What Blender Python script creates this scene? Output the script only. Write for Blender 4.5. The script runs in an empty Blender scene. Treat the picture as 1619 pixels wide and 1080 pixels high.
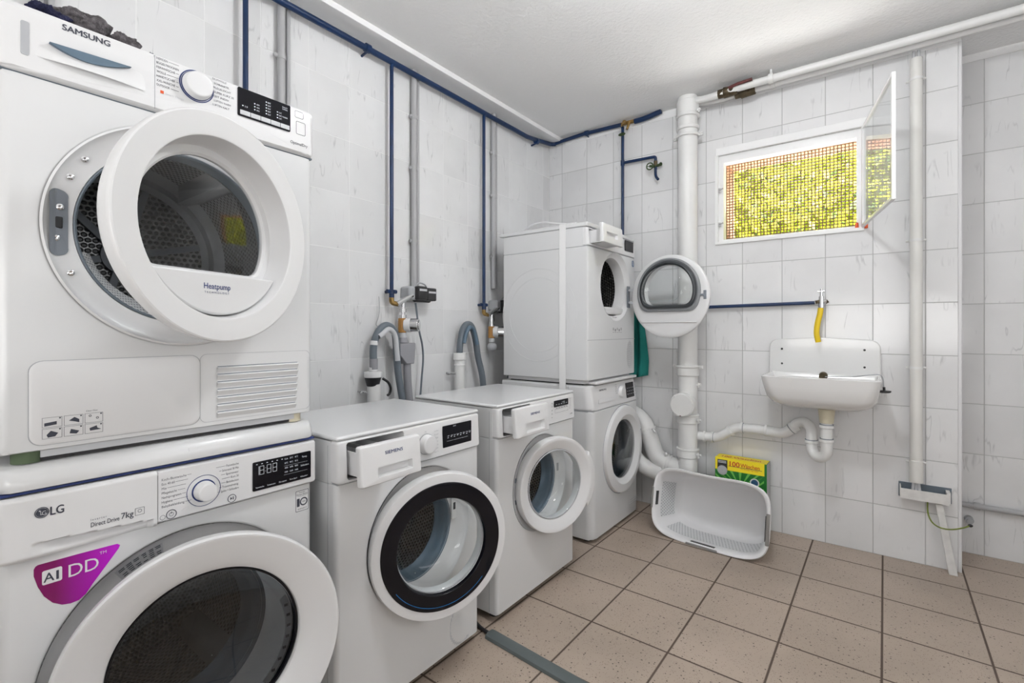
import bpy, math, random
from math import sin, cos, pi, radians, sqrt, atan2, hypot
from mathutils import Matrix, Vector
random.seed(7)
S = bpy.context.scene
COL = S.collection

# ------------------------------------------------------------------ camera, world, light, exposure
cam = bpy.data.objects.new('camera', bpy.data.cameras.new('camera'))
COL.objects.link(cam); S.camera = cam
cam.location = (1.970, -3.0808, 1.1416)
cam.rotation_euler = (pi/2, 0, 0.6461)
cam.data.sensor_fit = 'HORIZONTAL'; cam.data.sensor_width = 36
cam.data.lens = 769.15/1619*36
cam.data.shift_y = -(540-519.93)/1619
cam.data.clip_start = 0.02

S.view_settings.view_transform = 'Standard'
try: S.view_settings.look = 'None'
except Exception: pass
S.view_settings.gamma = 1.0
S.view_settings.use_curve_mapping = False
S.view_settings.exposure = 0.15

W = bpy.data.worlds.new('sky'); S.world = W; W.use_nodes = True
_n = W.node_tree.nodes; _l = W.node_tree.links
_sky = _n.new('ShaderNodeTexSky'); _sky.sky_type = 'NISHITA'; _sky.sun_disc = False
_sky.sun_elevation = radians(48); _sky.sun_rotation = radians(200)
_bg = _n['Background']; _bg.inputs['Strength'].default_value = 0.30
_l.new(_sky.outputs[0], _bg.inputs[0])

def light(name, kind, loc, rot, energy, size=None, size_y=None, color=(1,1,1)):
    d = bpy.data.lights.new(name, kind); d.energy = energy; d.color = color
    if kind == 'AREA':
        d.shape = 'RECTANGLE'; d.size = size; d.size_y = size_y or size
    o = bpy.data.objects.new(name, d); COL.objects.link(o)
    o.location = loc; o.rotation_euler = rot
    return o
sun = light('sun', 'SUN', (0, 0, 6), (radians(48), 0, radians(14)), 26.0, color=(1, .95, .85)); sun.data.angle = .01
# added fill lamps, behind the camera and on the right, to brighten the room
light('rear_fill_light', 'AREA', (1.9, -4.45, 1.35), (radians(142), 0, 0), 36, 1.7, 1.4, (1.0, .99, .98))
light('side_fill_light', 'AREA', (3.42, -1.9, 1.75), (radians(94), 0, radians(90)), 8.5, 1.9, .6, (.98, .99, 1.0))
# daylight thrown up off the ground and down from the sky through the cellar window
light('ground_bounce', 'AREA', (1.55, .50, 1.46), (radians(-136), 0, 0), 120, .75, .45, (1.0, 1.0, .95))
light('window_daylight', 'AREA', (1.55, .62, 2.60), (radians(-52), 0, 0), 44, .9, .5, (1.0, 1.0, .95))

# ------------------------------------------------------------------ materials
MATS = {}
def mat(name, col, rough=.4, metal=0, spec=.5, coat=0, noise=None, bump=None, alpha=None):
    m = bpy.data.materials.new(name); m.use_nodes = True
    nt = m.node_tree; b = nt.nodes['Principled BSDF']
    b.inputs['Base Color'].default_value = (*col, 1)
    b.inputs['Roughness'].default_value = rough
    b.inputs['Metallic'].default_value = metal
    b.inputs['Specular IOR Level'].default_value = spec
    b.inputs['Coat Weight'].default_value = coat
    tc = nt.nodes.new('ShaderNodeTexCoord')
    if noise:   # (scale, amount)
        t = nt.nodes.new('ShaderNodeTexNoise'); t.inputs['Scale'].default_value = noise[0]; t.inputs['Detail'].default_value = 4
        nt.links.new(tc.outputs['Object'], t.inputs['Vector'])
        mx = nt.nodes.new('ShaderNodeMix'); mx.data_type = 'RGBA'; mx.blend_type = 'MULTIPLY'
        rp = nt.nodes.new('ShaderNodeMapRange'); rp.inputs[1].default_value = .35; rp.inputs[2].default_value = .65
        rp.inputs[3].default_value = 1-noise[1]; rp.inputs[4].default_value = 1
        nt.links.new(t.outputs['Fac'], rp.inputs[0])
        mx.inputs[0].default_value = 1; mx.inputs[6].default_value = (*col, 1)
        nt.links.new(rp.outputs[0], mx.inputs[7]); nt.links.new(mx.outputs[2], b.inputs['Base Color'])
    if bump:    # (scale, strength, distance)
        t = nt.nodes.new('ShaderNodeTexNoise'); t.inputs['Scale'].default_value = bump[0]; t.inputs['Detail'].default_value = 3
        nt.links.new(tc.outputs['Object'], t.inputs['Vector'])
        bp = nt.nodes.new('ShaderNodeBump'); bp.inputs['Strength'].default_value = bump[1]; bp.inputs['Distance'].default_value = bump[2]
        nt.links.new(t.outputs['Fac'], bp.inputs['Height']); nt.links.new(bp.outputs[0], b.inputs['Normal'])
    MATS[name] = m
    return m

def math_node(nt, op, a, b=None, c=None):
    n = nt.nodes.new('ShaderNodeMath'); n.operation = op
    for i, v in enumerate((a, b, c)):
        if v is None: continue
        if isinstance(v, (int, float)): n.inputs[i].default_value = v
        else: nt.links.new(v, n.inputs[i])
    return n.outputs[0]

def tile_mat(name, ax, off, w, offz, h, gap, tile_col, grout_col, rough, vein=None, speck=False, axv='Z', rot=0):
    """tiles laid on world coordinates; ax / axv name the two running axes"""
    m = bpy.data.materials.new(name); m.use_nodes = True
    nt = m.node_tree; b = nt.nodes['Principled BSDF']; L = nt.links.new
    g = nt.nodes.new('ShaderNodeNewGeometry')
    pos = g.outputs['Position']
    if rot:
        vr = nt.nodes.new('ShaderNodeVectorRotate'); vr.rotation_type = 'Z_AXIS'; vr.inputs['Angle'].default_value = rot
        L(pos, vr.inputs['Vector']); pos = vr.outputs[0]
    sep = nt.nodes.new('ShaderNodeSeparateXYZ'); L(pos, sep.inputs[0])
    def line(axis, o, s):
        v = math_node(nt, 'DIVIDE', math_node(nt, 'SUBTRACT', sep.outputs[axis], o), s)
        fr = math_node(nt, 'FRACT', v)
        d = math_node(nt, 'MINIMUM', fr, math_node(nt, 'SUBTRACT', 1.0, fr))
        return math_node(nt, 'MULTIPLY', d, s), math_node(nt, 'FLOOR', v)
    d1, i1 = line(ax, off, w); d2, i2 = line(axv, offz, h)
    d = math_node(nt, 'MINIMUM', d1, d2)
    mask = nt.nodes.new('ShaderNodeMapRange'); mask.inputs[1].default_value = gap*.35; mask.inputs[2].default_value = gap*.75
    L(d, mask.inputs[0])
    # per tile number
    cb = nt.nodes.new('ShaderNodeCombineXYZ'); L(i1, cb.inputs[0]); L(i2, cb.inputs[1])
    wn = nt.nodes.new('ShaderNodeTexWhiteNoise'); L(cb.outputs[0], wn.inputs['Vector'])
    base = nt.nodes.new('ShaderNodeMix'); base.data_type = 'RGBA'
    base.inputs[6].default_value = (*[c*.93 for c in tile_col], 1); base.inputs[7].default_value = (*tile_col, 1)
    L(wn.outputs['Value'], base.inputs[0])
    col = base.outputs[2]
    off3 = nt.nodes.new('ShaderNodeVectorMath'); off3.operation = 'SCALE'; off3.inputs[3].default_value = 7.3
    L(wn.outputs['Color'], off3.inputs[0])
    ad = nt.nodes.new('ShaderNodeVectorMath'); ad.operation = 'ADD'; L(g.outputs['Position'], ad.inputs[0]); L(off3.outputs[0], ad.inputs[1])
    if vein:
        # slanted, broken grey marble veins, different on every tile
        mp = nt.nodes.new('ShaderNodeMapping'); L(ad.outputs[0], mp.inputs[0])
        mp.inputs['Rotation'].default_value = vein
        mp.inputs['Scale'].default_value = (2.6, 2.6, .38)
        n1 = nt.nodes.new('ShaderNodeTexNoise'); n1.inputs['Scale'].default_value = 6.0; n1.inputs['Detail'].default_value = 2.5
        n1.inputs['Roughness'].default_value = .55; n1.inputs['Distortion'].default_value = .35
        L(mp.outputs[0], n1.inputs['Vector'])
        e = math_node(nt, 'ABSOLUTE', math_node(nt, 'SUBTRACT', n1.outputs['Fac'], .5))
        r1 = nt.nodes.new('ShaderNodeMapRange'); r1.inputs[1].default_value = .0; r1.inputs[2].default_value = .018
        r1.inputs[3].default_value = 1; r1.inputs[4].default_value = 0; L(e, r1.inputs[0])
        n2 = nt.nodes.new('ShaderNodeTexNoise'); n2.inputs['Scale'].default_value = 9; n2.inputs['Detail'].default_value = 2
        L(ad.outputs[0], n2.inputs['Vector'])
        r2 = nt.nodes.new('ShaderNodeMapRange'); r2.inputs[1].default_value = .53; r2.inputs[2].default_value = .66; L(n2.outputs['Fac'], r2.inputs[0])
        f = math_node(nt, 'MULTIPLY', math_node(nt, 'MULTIPLY', r1.outputs[0], r2.outputs[0]), .42)
        mx = nt.nodes.new('ShaderNodeMix'); mx.data_type = 'RGBA'; L(f, mx.inputs[0]); L(col, mx.inputs[6]); mx.inputs[7].default_value = (.33, .33, .34, 1)
        n3 = nt.nodes.new('ShaderNodeTexNoise'); n3.inputs['Scale'].default_value = 3; n3.inputs['Detail'].default_value = 5
        L(ad.outputs[0], n3.inputs['Vector'])
        r3 = nt.nodes.new('ShaderNodeMapRange'); r3.inputs[1].default_value = .35; r3.inputs[2].default_value = .65; r3.inputs[3].default_value = .92; r3.inputs[4].default_value = 1.0
        L(n3.outputs['Fac'], r3.inputs[0])
        m3 = nt.nodes.new('ShaderNodeMix'); m3.data_type = 'RGBA'; m3.blend_type = 'MULTIPLY'; m3.inputs[0].default_value = 1
        L(mx.outputs[2], m3.inputs[6]); L(r3.outputs[0], m3.inputs[7]); col = m3.outputs[2]
    if speck:
        for sc, th, cc in ((70, .19, (.035, .022, .015)), (200, .26, (.13, .09, .06))):
            v = nt.nodes.new('ShaderNodeTexVoronoi'); v.inputs['Scale'].default_value = sc; L(ad.outputs[0], v.inputs['Vector'])
            wn2 = nt.nodes.new('ShaderNodeSeparateColor'); L(v.outputs['Color'], wn2.inputs[0])
            keep = math_node(nt, 'GREATER_THAN', wn2.outputs[0], .62)
            dot = math_node(nt, 'LESS_THAN', v.outputs['Distance'], th)
            f = math_node(nt, 'MULTIPLY', math_node(nt, 'MULTIPLY', keep, dot), .85)
            mx = nt.nodes.new('ShaderNodeMix'); mx.data_type = 'RGBA'; L(f, mx.inputs[0]); L(col, mx.inputs[6]); mx.inputs[7].default_value = (*cc, 1)
            col = mx.outputs[2]
        n3 = nt.nodes.new('ShaderNodeTexNoise'); n3.inputs['Scale'].default_value = 2.2; n3.inputs['Detail'].default_value = 6
        L(g.outputs['Position'], n3.inputs['Vector'])
        r3 = nt.nodes.new('ShaderNodeMapRange'); r3.inputs[1].default_value = .3; r3.inputs[2].default_value = .7; r3.inputs[3].default_value = .82; r3.inputs[4].default_value = 1.05
        L(n3.outputs['Fac'], r3.inputs[0])
        m3 = nt.nodes.new('ShaderNodeMix'); m3.data_type = 'RGBA'; m3.blend_type = 'MULTIPLY'; m3.inputs[0].default_value = 1
        L(col, m3.inputs[6]); L(r3.outputs[0], m3.inputs[7]); col = m3.outputs[2]
    mg = nt.nodes.new('ShaderNodeMix'); mg.data_type = 'RGBA'; L(mask.outputs[0], mg.inputs[0]); mg.inputs[6].default_value = (*grout_col, 1); L(col, mg.inputs[7])
    L(mg.outputs[2], b.inputs['Base Color'])
    rr = nt.nodes.new('ShaderNodeMapRange'); rr.inputs[3].default_value = .8; rr.inputs[4].default_value = rough; L(mask.outputs[0], rr.inputs[0]); L(rr.outputs[0], b.inputs['Roughness'])
    bp = nt.nodes.new('ShaderNodeBump'); bp.inputs['Strength'].default_value = .5; bp.inputs['Distance'].default_value = .0015
    wv = nt.nodes.new('ShaderNodeTexNoise'); wv.inputs['Scale'].default_value = 7; L(g.outputs['Position'], wv.inputs['Vector'])
    hgt = math_node(nt, 'ADD', mask.outputs[0], math_node(nt, 'MULTIPLY', wv.outputs['Fac'], .8))
    L(hgt, bp.inputs['Height']); L(bp.outputs[0], b.inputs['Normal'])
    MATS[name] = m
    return m

def perf_mat(name, col, hole, scale, rad, rough=.3, metal=1.0, stagger=True):
    """sheet with rows of holes, laid along the mesh's own UVs (metres)"""
    m = bpy.data.materials.new(name); m.use_nodes = True
    nt = m.node_tree; b = nt.nodes['Principled BSDF']; L = nt.links.new
    uv = nt.nodes.new('ShaderNodeUVMap'); sep = nt.nodes.new('ShaderNodeSeparateXYZ'); L(uv.outputs[0], sep.inputs[0])
    U = math_node(nt, 'MULTIPLY', sep.outputs[0], scale); V = math_node(nt, 'MULTIPLY', sep.outputs[1], scale*1.15)
    if stagger:
        odd = math_node(nt, 'MULTIPLY', math_node(nt, 'FLOOR', V), .5)
        U = math_node(nt, 'ADD', U, odd)
    fu = math_node(nt, 'SUBTRACT', math_node(nt, 'FRACT', U), .5); fv = math_node(nt, 'SUBTRACT', math_node(nt, 'FRACT', V), .5)
    d = math_node(nt, 'SQRT', math_node(nt, 'ADD', math_node(nt, 'MULTIPLY', fu, fu), math_node(nt, 'MULTIPLY', fv, fv)))
    f = nt.nodes.new('ShaderNodeMapRange'); f.inputs[1].default_value = rad-.06; f.inputs[2].default_value = rad; L(d, f.inputs[0])
    mx = nt.nodes.new('ShaderNodeMix'); mx.data_type = 'RGBA'; L(f.outputs[0], mx.inputs[0]); mx.inputs[6].default_value = (*hole, 1); mx.inputs[7].default_value = (*col, 1)
    L(mx.outputs[2], b.inputs['Base Color']); b.inputs['Roughness'].default_value = rough
    L(math_node(nt, 'MULTIPLY', f.outputs[0], metal), b.inputs['Metallic'])
    bp = nt.nodes.new('ShaderNodeBump'); bp.inputs['Strength'].default_value = .8; bp.inputs['Distance'].default_value = .003
    r = nt.nodes.new('ShaderNodeMapRange'); r.inputs[1].default_value = rad-.1; r.inputs[2].default_value = rad+.12; L(d, r.inputs[0])
    L(r.outputs[0], bp.inputs['Height']); L(bp.outputs[0], b.inputs['Normal'])
    MATS[name] = m
    return m

def glass_mat(name, tint=(1, 1, 1), refl=1.0, rough=.0):
    m = bpy.data.materials.new(name); m.use_nodes = True
    nt = m.node_tree; nt.nodes.remove(nt.nodes['Principled BSDF']); out = nt.nodes['Material Output']; L = nt.links.new
    t = nt.nodes.new('ShaderNodeBsdfTransparent'); t.inputs[0].default_value = (*tint, 1)
    gl = nt.nodes.new('ShaderNodeBsdfGlossy'); gl.inputs['Roughness'].default_value = rough
    fr = nt.nodes.new('ShaderNodeFresnel'); ge = nt.nodes.new('ShaderNodeNewGeometry')
    L(math_node(nt, 'SUBTRACT', 1.5, math_node(nt, 'MULTIPLY', ge.outputs['Backfacing'], 1.5-1/1.5)), fr.inputs[0])   # same faint reflection from either side of a thin pane
    f = math_node(nt, 'MULTIPLY', fr.outputs[0], refl)
    mx = nt.nodes.new('ShaderNodeMixShader'); L(f, mx.inputs[0]); L(t.outputs[0], mx.inputs[1]); L(gl.outputs[0], mx.inputs[2]); L(mx.outputs[0], out.inputs[0])
    MATS[name] = m
    return m

WX, WZ = .2041, .2535
TC = (.82, .82, .825); GC = (.60, .60, .60)
tile_mat('tiles_back', 'X', 1.946, WX, 0, WZ, .0035, TC, (.46, .46, .46), .12, vein=(0, .55, 0))
tile_mat('tiles_left', 'Y', -.0927, WX, -.0131, WZ, .0035, TC, (.80, .80, .80), .09, vein=(.55, 0, 0))
tile_mat('tiles_recess', 'X', 2.393, WX, 0, WZ, .0035, TC, (.5, .5, .5), .12, vein=(0, .55, 0))
tile_mat('tiles_floor', 'X', 0, .3, 0, .3, .0065, (.46, .375, .305), (.085, .06, .045), .38, speck=True, axv='Y')
mat('plaster', (.88, .88, .88), .9, bump=(70, .6, .005))
mat('soffit_paint', (.86, .86, .86), .6)
mat('enamel', (.70, .705, .71), .28, coat=.25)
mat('enamel_side', (.66, .67, .69), .38)
mat('white_plastic', (.73, .73, .735), .32)
mat('matte_white', (.74, .74, .75), .5)
mat('grey_plastic', (.20, .22, .25), .4)
mat('mid_grey', (.42, .43, .45), .5)
mat('light_grey', (.55, .56, .58), .5)
mat('black_gloss', (.004, .004, .007), .10, spec=.3)
mat('black_plastic', (.02, .02, .022), .45)
mat('ink', (.045, .05, .07), .6)
mat('navy_ink', (.02, .04, .16), .5)
mat('display_white', (.75, .8, .85), .5)
mat('rubber_grey', (.13, .16, .19), .55)
mat('rubber_blue', (.10, .155, .21), .45)
mat('chrome', (.72, .72, .73), .14, 1)
mat('brass', (.46, .30, .11), .35, .9, noise=(60, .4))
mat('brown_plastic', (.38, .19, .05), .4)
mat('old_bronze', (.13, .10, .06), .5, .7, noise=(40, .5))
mat('green_paint', (.035, .07, .015), .5, noise=(50, .5))
mat('red_brown', (.14, .03, .03), .45, noise=(60, .4))
mat('blue_paint', (.002, .024, .092), .38, noise=(20, .25))
mat('pipe_paint', (.78, .78, .77), .42, noise=(6, .05))
mat('pipe_cream', (.76, .75, .72), .4, noise=(5, .06))
mat('pipe_grey', (.42, .42, .43), .4)
mat('hose_grey', (.13, .155, .18), .5)
mat('hose_light', (.28, .28, .30), .5)
mat('porcelain', (.80, .80, .795), .12, coat=.4, noise=(3, .04))
mat('ivory', (.62, .57, .43), .45)
mat('yellow_hose', (.80, .56, .01), .38)
mat('magenta', (.42, .004, .30), .32)
mat('box_green', (.010, .17, .022), .45)
mat('box_light_green', (.16, .52, .09), .45)
mat('box_yellow', (.93, .74, .015), .45)
mat('box_red', (.55, .03, .015), .5)
mat('card_grey', (.45, .45, .46), .7)
mat('teal_cloth', (.01, .20, .175), .9, bump=(180, .6, .004))
mat('dark_wool', (.17, .155, .165), .95, noise=(90, .7), bump=(130, .9, .01))
mat('navy_wool', (.012, .014, .05), .95, bump=(130, .9, .01))
mat('old_wood', (.74, .73, .71), .8, noise=(25, .12), bump=(60, .3, .003))
mat('wire_green', (.16, .20, .03), .5)
mat('wire_brown', (.16, .085, .03), .55)
mat('brick', (.26, .10, .045), .9, noise=(12, .4), bump=(40, .5, .01))
mat('terracotta_red', (.75, .10, .02), .5)
mat('frame_white', (.85, .85, .85), .3)
mat('leaf', (.62, .66, .02), .55, noise=(9, .55))
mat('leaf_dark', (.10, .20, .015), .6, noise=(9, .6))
mat('hedge_core', (.32, .38, .015), .95)
mat('soil', (.12, .09, .06), 1)
mat('felt_green', (.10, .14, .08), .9)
mat('strap_white', (.84, .84, .84), .5)
mat('cable_cover', (.10, .12, .12), .5)
mat('added_lamp_white', (.85, .85, .85), .4)
perf_mat('drum_steel', (.50, .50, .50), (.01, .01, .01), 75, .33)
perf_mat('dryer_steel', (.28, .28, .27), (.008, .008, .01), 55, .36, rough=.35)
perf_mat('dryer_back', (.26, .26, .26), (.004, .004, .004), 62, .36, rough=.35, metal=.6)
perf_mat('basket_weave', (.74, .75, .76), (.26, .27, .29), 60, .24, rough=.4, metal=0)
perf_mat('vent_dots', (.76, .76, .77), (.30, .31, .33), 150, .3, rough=.4, metal=0)
glass_mat('clear_glass', (.97, .98, .98), 1.0)
glass_mat('bowl_glass', (.93, .955, .96), 1.2)
glass_mat('dark_glass', (.32, .34, .36), 1.5)
glass_mat('dryer_glass', (.80, .82, .83), 1.5)
# magenta sticker deepening to crimson towards its tip (printed)
_m = MATS['magenta']; _nt = _m.node_tree
_g = _nt.nodes.new('ShaderNodeNewGeometry'); _s = _nt.nodes.new('ShaderNodeSeparateXYZ'); _nt.links.new(_g.outputs['Position'], _s.inputs[0])
_r = _nt.nodes.new('ShaderNodeMapRange'); _r.inputs[1].default_value = -2.87; _r.inputs[2].default_value = -2.78
_nt.links.new(_s.outputs[1], _r.inputs[0])
_x = _nt.nodes.new('ShaderNodeMix'); _x.data_type = 'RGBA'; _x.inputs[6].default_value = (.20, .002, .10, 1); _x.inputs[7].default_value = (.55, .004, .62, 1)
_nt.links.new(_r.outputs[0], _x.inputs[0]); _nt.links.new(_x.outputs[2], _m.node_tree.nodes['Principled BSDF'].inputs['Base Color'])

# ------------------------------------------------------------------ mesh builder
class MB:
    def __init__(s, M=None):
        s.v = []; s.f = []; s.uv = {}; s.M = M or Matrix(); s.mi = []; s.cur = 0
    def add(s, vs, fs, uvs=None):
        o = len(s.v)
        s.v += [tuple(s.M @ Vector(p)) for p in vs]
        for i, f in enumerate(fs):
            if uvs: s.uv[len(s.f)] = uvs[i]
            s.f.append([o+k for k in f]); s.mi.append(s.cur)
        return s
    def box(s, x0, x1, y0, y1, z0, z1):
        p = [(x, y, z) for x in (x0, x1) for y in (y0, y1) for z in (z0, z1)]
        return s.add(p, [(0, 1, 3, 2), (4, 6, 7, 5), (0, 4, 5, 1), (2, 3, 7, 6), (0, 2, 6, 4), (1, 5, 7, 3)])
    def prism(s, poly, x0, x1):
        """poly in (y,z), extruded along x"""
        n = len(poly); vs = [(x0, a, b) for a, b in poly]+[(x1, a, b) for a, b in poly]
        fs = [list(range(n))[::-1], list(range(n, 2*n))]+[(i, (i+1) % n, n+(i+1) % n, n+i) for i in range(n)]
        return s.add(vs, fs)
    def loft(s, rings, c, n=96, cap0=False, cap1=False, uv=False):
        """rings: list of (poly in (y,z), x); all star-shaped about c"""
        ang = [2*pi*i/n for i in range(n)]
        for poly, _ in rings:
            if len(poly) <= 40:
                ang += [atan2(z-c[1], y-c[0]) % (2*pi) for y, z in poly]
        ang = sorted(ang); A = []
        for a in ang:
            if not A or a-A[-1] > 1e-4: A.append(a)
        if A[-1] > 2*pi-1e-4 and A[0] < 1e-4: A.pop()
        n = len(A); vs = []
        for poly, x in rings:
            for a in A:
                r = cast(poly, c, a); vs.append((x, c[0]+r*cos(a), c[1]+r*sin(a)))
        fs = []; uvs = []
        for k in range(len(rings)-1):
            for i in range(n):
                j = (i+1) % n
                f = (k*n+i, k*n+j, (k+1)*n+j, (k+1)*n+i)
                fs.append(f); uvs.append([(vs[q][1], vs[q][2]) for q in f])
        if cap0: fs.append(list(range(n))[::-1]); uvs.append([(vs[q][1], vs[q][2]) for q in fs[-1]])
        if cap1: fs.append(list(range((len(rings)-1)*n, len(rings)*n))); uvs.append([(vs[q][1], vs[q][2]) for q in fs[-1]])
        return s.add(vs, fs, uvs if uv else None)
    def lathe(s, prof, n=96, cap0=False, cap1=False, ruv=.2):
        """prof: (r, x) about the local x axis"""
        vs = [(x, r*cos(2*pi*i/n), r*sin(2*pi*i/n)) for r, x in prof for i in range(n)]
        L = [0]
        for a, b in zip(prof, prof[1:]): L.append(L[-1]+hypot(a[0]-b[0], a[1]-b[1]))
        fs = []; uvs = []
        for k in range(len(prof)-1):
            for i in range(n):
                j = (i+1) % n
                fs.append((k*n+i, (k+1)*n+i, (k+1)*n+j, k*n+j))
                u0, u1 = 2*pi*i/n*ruv, 2*pi*(i+1)/n*ruv
                uvs.append([(u0, L[k]), (u0, L[k+1]), (u1, L[k+1]), (u1, L[k])])
        if cap0: fs.append(list(range(n))); uvs.append([(vs[q][1], vs[q][2]) for q in fs[-1]])
        if cap1: fs.append(list(range((len(prof)-1)*n, len(prof)*n))[::-1]); uvs.append([(vs[q][1], vs[q][2]) for q in fs[-1]])
        return s.add(vs, fs, uvs)
    def tube(s, pts, r, n=14, caps=True, rr=None, closed=False):
        P = [Vector(p) for p in pts]; m = len(P)
        up = None; vs = []
        for i in range(m):
            if closed: t = P[(i+1) % m]-P[i-1]
            else: t = (P[min(i+1, m-1)]-P[max(i-1, 0)])
            t.normalize()
            if up is None:
                up = Vector((0, 0, 1)) if abs(t.z) < .9 else Vector((1, 0, 0))
            a = up-t*up.dot(t)
            if a.length < 1e-5: a = t.orthogonal()
            a.normalize(); b = t.cross(a); up = a
            q = rr[i] if rr else r
            vs += [tuple(P[i]+a*q*cos(2*pi*k/n)+b*q*sin(2*pi*k/n)) for k in range(n)]
        fs = [(i*n+k, i*n+(k+1) % n, (i+1)*n+(k+1) % n, (i+1)*n+k) for i in range(m-1) for k in range(n)]
        if closed: fs += [((m-1)*n+k, (m-1)*n+(k+1) % n, (k+1) % n, k) for k in range(n)]
        elif caps: fs += [list(range(n))[::-1], list(range((m-1)*n, m*n))]
        return s.add(vs, fs)
    def cyl(s, a, b, r, n=24, r2=None):
        return s.tube([a, b], r, n, rr=[r, r2 if r2 is not None else r])
    def ell(s, c, rx, ry, rz, n=20, m=12, fn=None):
        vs = []; fs = []
        for i in range(m+1):
            th = pi*i/m
            for k in range(n):
                ph = 2*pi*k/n; q = fn(th, ph) if fn else 1
                vs.append((c[0]+rx*q*sin(th)*cos(ph), c[1]+ry*q*sin(th)*sin(ph), c[2]+rz*q*cos(th)))
        for i in range(m):
            for k in range(n): fs.append((i*n+k, (i+1)*n+k, (i+1)*n+(k+1) % n, i*n+(k+1) % n))
        return s.add(vs, fs)
    def build(s, name, mats, parent=None, bevel=0, smooth=True, ang=35, origin=None, segs=2):
        me = bpy.data.meshes.new(name)
        O = Vector(origin) if origin is not None else (ORIG[parent.name] if parent else Vector((0, 0, 0)))
        me.from_pydata([tuple(Vector(p)-O) for p in s.v], [], s.f)
        if isinstance(mats, str): mats = [mats]
        for m in mats: me.materials.append(MATS[m])
        if len(mats) > 1:
            for i, p in enumerate(me.polygons): p.material_index = s.mi[i]
        if s.uv:
            ul = me.uv_layers.new(name='UVMap')
            for i, p in enumerate(me.polygons):
                if i in s.uv:
                    for li, q in zip(p.loop_indices, s.uv[i]): ul.data[li].uv = q
        me.validate()
        import bmesh
        bm = bmesh.new(); bm.from_mesh(me); bmesh.ops.recalc_face_normals(bm, faces=bm.faces[:]); bm.to_mesh(me); bm.free()
        if smooth:
            for p in me.polygons: p.use_smooth = True
            me.set_sharp_from_angle(angle=radians(ang))
        o = bpy.data.objects.new(name, me); COL.objects.link(o)
        if parent: o.parent = parent
        else: o.location = O
        ORIG[o.name] = O
        if smooth and name in ('porthole_door', 'door_trim_ring', 'control_panel', 'dispenser_drawer', 'body', 'outer_glass', 'door_shelf') and not bevel:
            wn = o.modifiers.new('weighted', 'WEIGHTED_NORMAL'); wn.weight = 100; wn.keep_sharp = True
        if bevel:
            b = o.modifiers.new('bevel', 'BEVEL'); b.width = bevel; b.segments = segs; b.limit_method = 'ANGLE'; b.angle_limit = radians(40)
        return o
ORIG = {}
def cast(poly, c, a):
    dx, dy = cos(a), sin(a); best = 0
    n = len(poly)
    for i in range(n):
        x1, y1 = poly[i][0]-c[0], poly[i][1]-c[1]; x2, y2 = poly[(i+1) % n][0]-c[0], poly[(i+1) % n][1]-c[1]
        ex, ey = x2-x1, y2-y1; den = dx*ey-dy*ex
        if abs(den) < 1e-12: continue
        t = (x1*ey-y1*ex)/den; u = (x1*dy-y1*dx)/den
        if t > 0 and -1e-6 <= u <= 1+1e-6: best = max(best, t)
    return best
def circ(c, r, n=96): return [(c[0]+r*cos(2*pi*i/n), c[1]+r*sin(2*pi*i/n)) for i in range(n)]
def rect(y0, y1, z0, z1): return [(y0, z0), (y1, z0), (y1, z1), (y0, z1)]
def rrect(y0, y1, z0, z1, r, n=6):
    P = []
    for cy, cz, a0 in ((y1-r, z1-r, 0), (y0+r, z1-r, pi/2), (y0+r, z0+r, pi), (y1-r, z0+r, 1.5*pi)):
        P += [(cy+r*cos(a0+pi/2*i/n), cz+r*sin(a0+pi/2*i/n)) for i in range(n+1)]
    return P
def smooth_path(pts, n=8):
    """Catmull-Rom through pts"""
    P = [Vector(p) for p in pts]; out = []
    for i in range(len(P)-1):
        a, b, c, d = P[max(i-1, 0)], P[i], P[i+1], P[min(i+2, len(P)-1)]
        for k in range(n):
            t = k/n
            out.append(.5*((2*b)+(c-a)*t+(2*a-5*b+4*c-d)*t*t+(3*b-a-3*c+d)*t**3))
    out.append(P[-1]); return out
def fillet(pts, r, n=6):
    P = [Vector(p) for p in pts]; out = [P[0]]
    for i in range(1, len(P)-1):
        a = (P[i-1]-P[i]); b = (P[i+1]-P[i]); q = min(r, a.length*.49, b.length*.49)
        p0 = P[i]+a.normalized()*q; p1 = P[i]+b.normalized()*q
        for k in range(n+1):
            t = k/n; out.append(p0*(1-t)**2+P[i]*2*t*(1-t)+p1*t*t)
    out.append(P[-1]); return out

def tag(o, label=None, cat=None, group=None, kind=None):
    if label: o['label'] = label
    if cat: o['category'] = cat
    if group: o['group'] = group
    if kind: o['kind'] = kind
    return o
def thing(name, loc, label, cat, group=None):
    o = bpy.data.objects.new(name, None); COL.objects.link(o); o.location = loc
    o.empty_display_size = .05
    ORIG[o.name] = Vector(loc)
    return tag(o, label, cat, group)
def struct(o): o['kind'] = 'structure'; return o

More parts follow.
